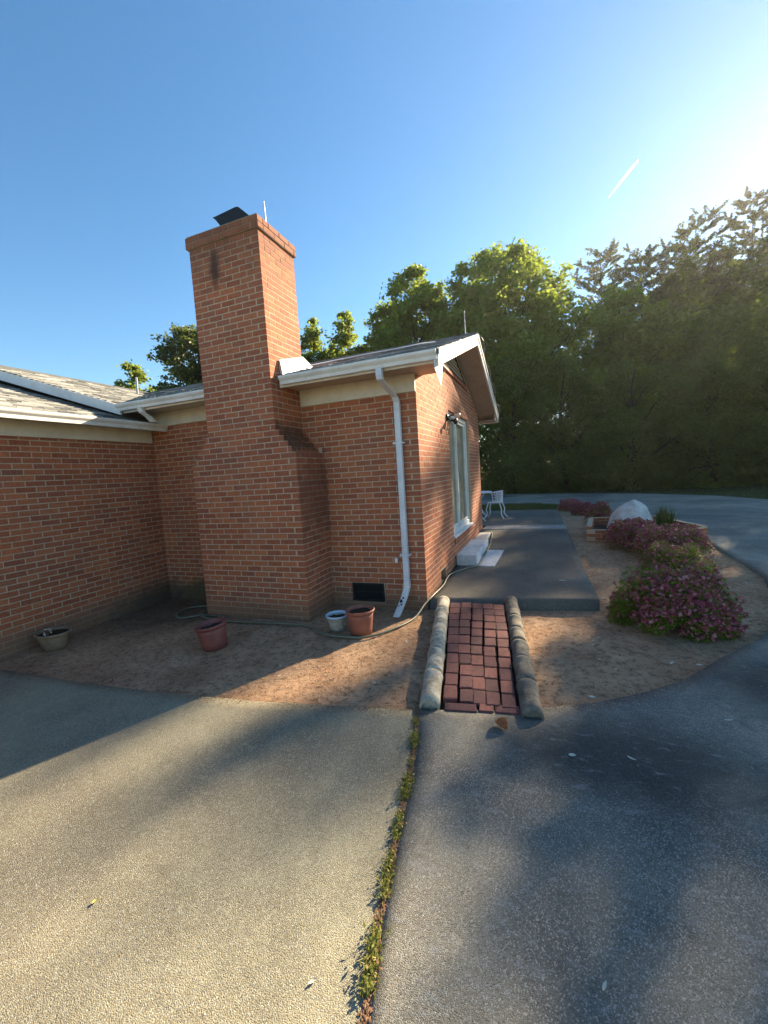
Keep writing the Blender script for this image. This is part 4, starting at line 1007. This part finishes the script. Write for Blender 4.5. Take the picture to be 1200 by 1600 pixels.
# ------------------------------------------------------------------ trees
def tree(name, label, D_, px, top_tan, half_w, low, matl, seed, nclump=60, nleaf=22000, leaf=.17, clump_r=.95, shape='round', group=None, trunk_r=.16, cat='tree', yscale=1.0, base=None, surf=.45, tlean=.0):
    """D_ distance from the camera along azimuth px (deg); top_tan: slope of the line of sight to the top; low: height where the crown begins"""
    az = math.radians(px); bx, by = CAM_POS.x + D_ * math.sin(az), CAM_POS.y + D_ * math.cos(az); bz = gh(bx, by)
    H = CAM_POS.z + D_ * top_tan - bz
    r = np.random.default_rng(seed); t = empty(name, (bx, by, bz), label, cat, group)
    m = MB(); ang = r.uniform(0, 6.28)
    tp = [Vector((0, 0, -.1)), Vector((.1 * math.cos(ang), .1 * math.sin(ang), H * .3)), Vector((.25 * math.cos(ang), .25 * math.sin(ang), H * .6)), Vector((.1, .1, H * .93))]
    m.tube(smooth_path(tp, 4), [trunk_r * (1 - .88 * (i / 12)) for i in range(13)], 9)
    # clump centres
    cs = []
    tries = 0
    while len(cs) < nclump and tries < 20000:
        tries += 1; u = r.uniform(0, 1)
        if shape == 'round': rad = half_w * math.sqrt(max(.03, 1 - u ** 2.4)) * (.75 + .25 * min(1, u * 3))
        elif shape == 'cone': rad = half_w * (1.04 - u) ** .6
        else: rad = half_w
        a_ = r.uniform(0, 2 * PI); rad *= (1 + .75 * noise.noise((u * 4.5, seed + 1.6 * math.cos(a_), 1.6 * math.sin(a_)))); q = r.uniform(0, 1) ** surf * rad
        z = low + (H - clump_r * .35 - low) * u
        if r.uniform() > (rad / half_w) ** 1.4 * 1.2 + .06: continue
        p = np.array((q * math.cos(a_), q * math.sin(a_) * yscale, z))
        cs.append(p)
    C = np.array(cs)
    for i in range(0, len(cs), 2):
        p = Vector(cs[i]); s0 = max(.15 * H, p.z - abs(Vector((p.x, p.y, 0)).length) * .9 - .3)
        f_ = s0 / H; a0 = Vector((.25 * math.cos(ang) * f_, .25 * math.sin(ang) * f_, s0)); mid = a0.lerp(p, .55) + Vector((0, 0, .15))
        m.tube([a0, mid, p], [trunk_r * .36 * (1.05 - f_), trunk_r * .2 * (1.05 - f_), .012], 5, cap=False)
    m.build('trunk', M['bark'], t)
    cr = clump_r * r.uniform(.5, 1.3, len(C)) * np.clip(1.15 - .65 * (C[:, 2] - low) / (H - low), .4, 1.2)
    wgt = cr ** 2.4; idx = r.choice(len(C), nleaf, p=wgt / wgt.sum())
    sph = r.normal(size=(nleaf, 3)); sph /= np.linalg.norm(sph, axis=1)[:, None]; sph *= (r.uniform(0, 1, (nleaf, 1)) ** .45)
    # twig level structure inside clumps
    nt_ = len(C) * 16; tw_c = r.integers(0, len(C), nt_); tw = r.normal(size=(nt_, 3)); tw /= np.linalg.norm(tw, axis=1)[:, None]; tw = C[tw_c] + tw * cr[tw_c][:, None] * (r.uniform(.2, 1.45, (nt_, 1))) * np.array([1, 1, .75])
    ti = r.integers(0, nt_, nleaf); P = np.where(r.uniform(size=(nleaf, 1)) < .25, C[idx] + sph * cr[idx][:, None] * np.array([1, 1, .75]), tw[ti] + r.normal(size=(nleaf, 3)) * .17 * clump_r * np.array([1, 1, .7]))
    P[:, 2] = np.maximum(P[:, 2], .1)
    leaves('crown', P, leaf + 0 * ti, matl, t, .62, .6, seed)
    return t

def pine(name, label, D_, px, top_tan, half_w, low, seed, nb=70, leaf=.13, group=None, trunk_r=.15, needles=330):
    az = math.radians(px); bx, by = CAM_POS.x + D_ * math.sin(az), CAM_POS.y + D_ * math.cos(az); bz = gh(bx, by); H = CAM_POS.z + D_ * top_tan - bz
    r = np.random.default_rng(seed); t = empty(name, (bx, by, bz), label, 'tree', group); m = MB()
    m.tube([(0, 0, -.1), (.05, .05, H * .5), (0, 0, H)], [trunk_r, trunk_r * .6, .015], 8); P = []; Dd = []
    for i in range(nb):
        u = (i + r.uniform()) / nb; z = low + (H - low) * u; L = half_w * (1.05 - u) ** .5 * r.uniform(.45, 1.3) + .35; a_ = i * 2.4 + r.uniform(-.3, .3)
        d = np.array((math.cos(a_), math.sin(a_), 0.0)); pts = []
        for j in range(6):
            f = j / 5; pts.append(np.array((0, 0, z)) + d * L * f + np.array((0, 0, L * (.18 * f + .28 * f * f))) + r.normal(size=3) * .05 * f)
        m.tube([tuple(p) for p in pts], [.03 * (1 - .8 * j / 5) * (1.2 - u) + .006 for j in range(6)], 4, cap=False)
        # side twigs with upturned tips
        for s_ in range(9):
            f = r.uniform(.25, 1.0); k = min(4, int(f * 5)); b0 = pts[k] * (1 - (f * 5 - k)) + pts[min(5, k + 1)] * (f * 5 - k)
            sd = d * r.uniform(.2, 1) + np.array((-d[1], d[0], 0)) * r.choice([-1, 1]) * r.uniform(.3, 1) + np.array((0, 0, r.uniform(.2, .8))); sd /= np.linalg.norm(sd)
            sl = L * r.uniform(.15, .4) + .12
            kk = int(needles * sl / 3) + 5
            ff = r.uniform(0, 1, (kk, 1)); P.append(b0 + sd * sl * ff + r.normal(size=(kk, 3)) * .045)
            m.tube([tuple(b0), tuple(b0 + sd * sl)], [.009, .004], 3, cap=False)
    m.build('trunk', M['bark'], t); P = np.concatenate(P)
    leaves('crown', P, leaf + 0 * P[:, 0], M['pine'], t, .28, .8, seed); return t

W = 'trees at the wood edge behind the driveway'
BK = 'trees showing above the house roofs'
tree('oak_tree', 'dark dense oak behind the left roof, half hidden by the chimney', 26, -43.8, .362, 2.4, 2.5, M['oak'], 21, 170, 42000, .2, .85, group=BK, trunk_r=.28)
tree('young_tree', 'small bright tree above the roof left of the dark oak', 30, -51.6, .260, 2.4, 2.5, M['lime'], 22, 110, 20000, .2, .65, 'cone', group=BK)
tree('young_tree', 'tip of a tree above the roof at the left edge', 30, -62.8, .252, 1.2, 1.5, M['wood'], 23, 22, 5000, .16, .7, 'cone', group=BK)
tree('poplar_tree', 'narrow bright tree just right of the chimney', 27, -29.6, .375, 1.9, 3.5, M['lime'], 24, 170, 24000, .20, .6, 'cone', group=BK)
tree('poplar_tree', 'second narrow bright tree right of the chimney', 27, -25.2, .390, 2.0, 3.5, M['lime'], 25, 170, 24000, .20, .6, 'cone', group=BK)
tree('poplar_tree', 'lower green tree filling the gap between the two narrow trees', 29, -27.2, .315, 1.8, 3.0, M['maple'], 48, 130, 20000, .20, .65, 'cone', group=BK)
tree('poplar_tree', 'slender pale green tree at the left shoulder of the maples', 26, -20.3, .400, 2.6, 3.5, M['lime'], 26, 180, 28000, .20, .65, 'cone', group=BK)
tree('maple_tree', 'left maple with rounded sunlit crown above the roof peak', 26, -15.3, .475, 2.5, 4.5, M['maple'], 27, 170, 30000, .23, .8, group=BK, trunk_r=.22)
tree('maple_tree', 'largest maple, tall sunlit crown right of the roof peak', 26.5, -4.3, .480, 4.5, 4.5, M['maple'], 31, 280, 62000, .24, .95, group=BK, trunk_r=.26)
tree('broadleaf_tree', 'dark green tree low in front of the largest maple', 23.0, -3.6, .255, 2.6, .3, M['wood'], 32, 70, 26000, .14, .8, group=W)
tree('broadleaf_tree', 'dark tree filling the wood edge right of the house corner', 22.5, 2.8, .235, 2.4, .2, M['wood'], 33, 66, 24000, .14, .8, group=W)
tree('broadleaf_tree', 'bright topped tree standing between the maple and the pines', 30, 8.6, .350, 2.8, 3.5, M['maple'], 34, 120, 24000, .23, .85, group=W)
tree('broadleaf_tree', 'rounded dark tree behind the boulder shaped cover', 22.0, 10.2, .215, 2.1, .2, M['wood'], 35, 56, 20000, .14, .8, group=W)
tree('broadleaf_tree', 'tall dim tree with thin grey trunk behind the curving driveway', 44, 14.6, .372, 4.2, 3, M['wood'], 36, 150, 44000, .26, 1.3, group=W, trunk_r=.3)
tree('broadleaf_tree', 'dim broad tree toward the right edge of the wood', 48, 18.4, .365, 4.2, 3, M['wood'], 37, 150, 44000, .26, 1.3, group=W, trunk_r=.3)
tree('broadleaf_tree', 'dense tree cut by the right edge of the picture', 46, 23.2, .385, 4.0, 3, M['wood'], 38, 130, 36000, .26, 1.3, group=W, trunk_r=.3)
tree('broadleaf_tree', 'low rounded tree at the wood edge before the right side', 22.5, 17.6, .19, 2.2, .1, M['wood'], 39, 56, 20000, .14, .75, group=W)
tree('broadleaf_tree', 'low dark tree at the wood edge by the right border', 22.5, 22.6, .20, 2.2, .1, M['wood'], 40, 56, 20000, .14, .75, group=W)
tree('broadleaf_tree', 'tall unseen tree added to shade the driveway, just beyond the right border', 27, 26.3, .415, 1.3, 6, M['wood'], 45, 60, 15000, .18, .8, group=W)  # this tree and the next stand out of view, added for their shade
tree('broadleaf_tree', 'broad unseen tree added to shade the driveway, farther beyond the right border', 27, 29.4, .41, 2.4, 6, M['wood'], 47, 75, 18000, .18, .9, group=W)
pine('pine_tree', 'wispy pine top right of the maple', 40, 7.0, .415, 3.4, 6, 41, 90, .17, group=W, trunk_r=.2)
pine('pine_tree', 'wispy pine top in the middle of the wood edge', 40, 11.0, .395, 3.4, 6, 42, 90, .17, group=W, trunk_r=.2)
pine('pine_tree', 'taller wispy pine rising before the right edge', 44, 15.9, .418, 4.2, 6, 43, 110, .18, group=W, trunk_r=.2)
pine('pine_tree', 'tallest pine at the right edge, beside the sun glow', 52, 20.4, .430, 4.2, 6, 44, 110, .2, group=W, trunk_r=.22)
pine('pine_tree', 'pine standing at the very right border', 54, 23.2, .424, 4.0, 6, 46, 100, .2, group=W, trunk_r=.22)
# wood mass behind and brush at the foot
def mass(name, label, n, gen, size, matl, seed, aspect=.6):
    r = np.random.default_rng(seed); P = gen(r, n); o = leaves(name, P, size, matl, None, aspect, .5, seed); tag(o, label, kind='stuff'); return o
def wood(r, n):
    k = r.integers(0, 700, n); ca = np.radians(r.uniform(-32, 38, 700)); cd_ = r.uniform(29, 36, 700); hz = r.uniform(0, 1, 700) ** .8
    top = np.interp(np.degrees(ca), [-32, -15, 0, 10, 20, 38], [8.6, 9.6, 9.5, 9.5, 10.0, 9.0]); c = np.stack([CAM_POS.x + cd_ * np.sin(ca), CAM_POS.y + cd_ * np.cos(ca), hz * top], 1)
    P = c[k] + r.normal(size=(n, 3)) * np.array([.8, .8, .6]); P[:, 2] = np.maximum(P[:, 2], .2); return P
mass('far_woods', 'dark mass of woodland behind the edge trees', 70000, wood, .26, M['wood'], 51)
def brush(r, n):
    k = r.integers(0, 260, n); ca = np.radians(r.uniform(-16, 32, 260)); cd_ = r.uniform(21.8, 26.5, 260); c = np.stack([CAM_POS.x + cd_ * np.sin(ca), CAM_POS.y + cd_ * np.cos(ca), r.uniform(.2, 2.6, 260)], 1)
    P = c[k] + r.normal(size=(n, 3)) * np.array([.5, .5, .42]); P[:, 2] = np.maximum(P[:, 2], .14); return P
mass('undergrowth', 'dark brush along the foot of the wood', 60000, brush, .13, M['wood'], 52)

# ------------------------------------------------------------------ small things on the ground
def curled_leaf(name, loc, L, wd, mat_, label, rz, cup=.5, group=None):
    m = MB(); nu, nv = 8, 5; vs = []
    for i in range(nu + 1):
        f = i / nu; hw = wd * math.sin(PI * min(1, f * .92 + .06)) ** .8 / 2
        for j in range(nv + 1):
            g_ = j / nv * 2 - 1; vs.append((f * L - L / 2, g_ * hw, .004 + cup * hw * g_ * g_ + L * .22 * (f - .5) ** 2 * 2))
    m.add(vs, [(i * (nv + 1) + j, (i + 1) * (nv + 1) + j, (i + 1) * (nv + 1) + j + 1, i * (nv + 1) + j + 1) for i in range(nu) for j in range(nv)], True)
    o = m.build(name, mat_, fix=False); o.location = loc; o.rotation_euler = (0, 0, rz)
    return tag(o, label, 'leaf', group)
G_ = 'dry leaves on the driveway'
curled_leaf('dry_leaf', (1.06, -2.17, dh(0, -2) + .002), .10, .075, M['deadleaf'], 'curled orange brown leaf on the driveway just below the brick ramp', -.7, 1.3, G_)
curled_leaf('dry_leaf', (1.485, -3.42, dh(0, -2)), .034, .011, M['pale'], 'pale narrow husk near the bottom right of the driveway', 1.2, .8, G_)
curled_leaf('dry_leaf', (-.38, -3.75, dh(0, -2)), .024, .013, mat_plain('yellow_green_leaf', (.45, .42, .12), .6, .3), 'tiny yellow green leaf on the sunlit left slab', 1.3, 1.0, G_)
curled_leaf('dry_leaf', (1.76, -2.27, dh(0, -2)), .05, .013, M['pale'], 'slim white petal lying mid driveway on the right', -.5, .6, G_)
curled_leaf('dry_leaf', (2.37, -1.74, dh(0, -2)), .05, .013, M['pale'], 'slim white petal on the driveway nearest the azalea', .3, .6, G_)
curled_leaf('dry_leaf', (1.46, -2.33, dh(0, -2)), .04, .025, M['pale'], 'short white petal on the driveway below the ramp', .2, .6, G_)
curled_leaf('dry_leaf', (.60, -3.70, dh(0, -2)), .03, .009, M['pale'], 'cream petal beside the weedy joint at the bottom', .9, .6, G_)
curled_leaf('dry_leaf', (1.55, 1.05, ph(0, 1)), .09, .04, M['pale'], 'pale leaf lying on the patio near its right edge', .1, .5, 'pale leaves on the patio')
# petals, chips and crumbs
def bed_pts(n, seed, zoff=.0):
    r = random.Random(seed); out = []
    while len(out) < n:
        x, y = r.uniform(-4.1, 3.9), r.uniform(-2.35, 8)
        if y < -.02:
            ed = np.interp(x, [-4.2, -1.2, .48, 1.3, 1.9, 2.3, 2.66, 3.12, 3.4], [-2.42, -2.36, -2.12, -1.86, -1.55, -1.22, -.77, -.25, .2])
            if y < ed + .02 or (.3 < x + .18 * (y + 2) < 1.35 and False): continue
            t_ = (y + 2.075) / 2.2; l0 = .565 - .395 * t_ - .07; r0 = 1.245 - .29 * t_ + .07
            if l0 < x < r0: continue
            if BX0 - .02 < x < BX1 + .02 and y > CY - .02: continue
        else:
            if x < 1.92 - .02 * y or x > np.interp(y, [0, .75, 1.4, 3, 5, 6.4, 8], [3.3, 3.6, 3.8, 3.9, 3.85, 3.5, 3.0]): continue
        out.append((x, y, gh(x, y) + .004 + zoff))
    return out
tetra_scatter('soil_crumbs', bed_pts(8000, 3), .006, M['chips'], 'loose crumbs of soil and bark on the bed', .7)
tetra_scatter('small_stones', bed_pts(2500, 4), .006, M['gravel'], 'small pale grit on the soil', .7)
P = bed_pts(170, 5, .006); P = [p for p in P if p[0] > -1]
P += [(random.uniform(1.84, 2.0), random.uniform(.3, 2.5), -.0 + random.uniform(-.1, -.06)) for _ in range(30)]
r0 = np.random.default_rng(2); n = len(P); C = np.array(P); a = r0.uniform(0, 6.28, n); d = np.stack([np.cos(a), np.sin(a), .15 * r0.normal(size=n)], 1); e = np.stack([-np.sin(a), np.cos(a), .3 * r0.normal(size=n)], 1); s_ = r0.uniform(.010, .030, (n, 1))
o = npmesh('fallen_petals', np.stack([C - d * s_, C + e * s_ * .4, C + d * s_, C - e * s_ * .4], 1).reshape(-1, 3) + np.array([0, 0, .008]), np.arange(4 * n).reshape(-1, 4), M['pale']); tag(o, 'scattered pale petals on the soil', kind='stuff')
P = [(random.uniform(-.5, 3.6), random.uniform(-3.9, -1.2), 0) for _ in range(220)]; P = [p for p in P if p[1] < np.interp(p[0], [-.5, .5, 1.3, 1.9, 2.3, 2.66, 3.12], [-2.3, -2.12, -1.86, -1.55, -1.22, -.77, -.25]) - .05]
tetra_scatter('driveway_grit', [(x, y, dh(x, y)) for x, y, _ in P], .004, M['gravel'], 'pale grit on the driveway', .7)

# straw, spilled crumbs and leaf litter
def lying(name, P, L, W_, mat_, label, seed):
    r = np.random.default_rng(seed); C = np.array(P); n = len(C); a = r.uniform(0, 6.28, n); l = (L * r.uniform(.4, 1.3, n))[:, None]; z = np.zeros(n)
    d = np.stack([np.cos(a), np.sin(a), .12 * r.normal(size=n)], 1); e = np.stack([-np.sin(a), np.cos(a), z], 1)
    o = npmesh(name, np.stack([C - d * l, C + e * W_, C + d * l, C - e * W_], 1).reshape(-1, 3), np.arange(4 * n).reshape(-1, 4), mat_); tag(o, label, kind='stuff'); return o
lying('straw_litter', bed_pts(5200, 31, .006), .022, .0016, mat_plain('dry_straw', (.42, .30, .18), .9, .1, 0, .5, 30, .1), 'fine straw and pine needles on the soil', 31)
lying('twig_litter', bed_pts(900, 32, .008), .02, .003, mat_plain('dark_twig', (.10, .06, .04), .9, .1, 0, .5, 30, .1), 'dark twig bits on the soil', 32)
lying('pink_petals', [(2.5 + random.gauss(0, .45), -.1 + random.gauss(0, .4), gh(2, 0) + .012) for _ in range(260)], .010, .006, M['petal'], 'pink petals fallen under the azaleas', 33)
P = [(1.93 - .03 * y + abs(random.gauss(0, .045)), y, gh(2, y) + random.uniform(.01, .04)) for y in np.linspace(.25, 4.6, 240)]
lying('leaf_litter', P, .02, .009, M['deadleaf'], 'brown leaf litter along the patio edge', 34)
ep = []
EX = [(-4.1, -2.42), (-2.61, -2.43), (-1.22, -2.37), (-.72, -2.32), (.07, -2.19), (.45, -2.12)]; EB = [(1.31, -1.87), (1.6, -1.74), (1.9, -1.55), (2.28, -1.24), (2.66, -.77), (3.12, -.25), (3.36, .17), (3.62, .75), (3.82, 1.4), (3.95, 1.84), (3.97, 2.41)]
for Q in (EX, EB):
    for i in range(1500):
        j = random.randrange(len(Q) - 1); f = random.random(); x = Q[j][0] + (Q[j + 1][0] - Q[j][0]) * f; y = Q[j][1] + (Q[j + 1][1] - Q[j][1]) * f
        o_ = abs(random.gauss(0, .05)) * (1 + .8 * noise.noise((x * 5, y * 5, 0)))
        x += (o_ * .5 if Q is EB else 0); y -= o_; ep.append((x, y, dh(x, y)))
tetra_scatter('spilled_soil', ep, .0035, M['chips'], 'soil crumbs spilled over the driveway edge', .6)
# weeds in the joint
jt = [Vector((x, y, 0)) for x, y in joint[:8]]
segs = [(.05, .10, .5), (.15, .23, 1.15), (.28, .31, .4), (.36, .45, 1.1), (.50, .575, .9), (.625, .73, .8), (.79, .90, 1.1), (.955, 1.0, .5)]
Ltot = sum((b - a_).length for a_, b in zip(jt, jt[1:]))
def jp(f):
    s = f * Ltot
    for a_, b in zip(jt, jt[1:]):
        L = (b - a_).length
        if s <= L: return a_.lerp(b, s / L)
        s -= L
    return jt[-1]
lw_ = ['near the ramp end, thin and shaded', 'the widest tuft just below the ramp', 'a dry sparse wisp in the upper joint', 'a bright yellow green tuft mid joint', 'small tuft just below the middle of the joint', 'long low tuft in the lower joint', 'dark tuft near the picture bottom', 'last dry tuft at the picture bottom']
for i, (f0, f1, amt) in enumerate(segs):
    c0 = jp((f0 + f1) / 2); zc = dh(c0.x, c0.y); t = empty('weed_clump', (c0.x, c0.y, zc), 'weed clump in the driveway joint, ' + lw_[i], 'weed', 'weeds in the driveway joint')
    r = np.random.default_rng(60 + i); nl = int(210 * amt * (f1 - f0) / .1); C = []
    for _ in range(nl):
        p = jp(r.uniform(f0, f1)); C.append((p.x - c0.x + r.normal() * .013 * (.5 + amt * .6), p.y - c0.y + r.normal() * .012, abs(r.normal()) * .016 * amt + .002))
    leaves('leaves', np.array(C), .017, M['weed'], t, .5, .8, 70 + i)
    nb = int(70 * amt * (f1 - f0) / .1); B = []
    for _ in range(nb):
        p = jp(r.uniform(f0, f1)); B.append((p.x - c0.x + r.normal() * .010, p.y - c0.y + r.normal() * .01, -.005))
    blades('stalks', B, .045, M['weed'], t, .9, .0016, 80 + i)
pts = []
for i in range(3200):
    p = jp(random.uniform(0, 1)); pts.append((p.x + random.gauss(0, .009), p.y + random.gauss(0, .009), dh(p.x, p.y) - .004 + random.uniform(0, .006)))
tetra_scatter('joint_debris', pts, .006, M['chips'], 'brown dirt and moss packed in the driveway joint', .6)

k = N('white_vapour', .9, .1); tl = k.n('ShaderNodeBsdfTranslucent'); tl.inputs[0].default_value = (.95, .95, .95, 1); k.l(tl.outputs[0], k.t.nodes['Material Output'].inputs[0]); M['trail'] = k.m
# high vapour trail
m = MB(); a_ = CAM_POS + Vector((.1215, .88, .4635)) * 2600; b_ = CAM_POS + Vector((.163, .853, .496)) * 2600
pp = [a_.lerp(b_, i / 14) for i in range(15)]; m.tube(pp, [.4 + 5.0 * min(1, (i / 14) * 1.6) * (1 if i < 13 else .5) for i in range(15)], 7)
tag(m.build('vapour_trail', M['trail']), 'short white vapour trail high in the sky above the wood', 'vapour trail')

# haze volume added for glare and rays near the sun
m = MB(); m.box((-155, -65, -1.6), (155, 185, 32)); k = bpy.data.materials.new('glare_haze'); k.use_nodes = True; k.node_tree.nodes.clear()
ou = k.node_tree.nodes.new('ShaderNodeOutputMaterial'); pv_ = k.node_tree.nodes.new('ShaderNodeVolumePrincipled'); pv_.inputs['Density'].default_value = .0004; pv_.inputs['Anisotropy'].default_value = .6
pv_.inputs['Color'].default_value = (.95, .95, .93, 1); k.node_tree.links.new(pv_.outputs[0], ou.inputs['Volume'])
tag(m.build('haze', k), 'thin haze added for the glow near the sun', kind='stuff')
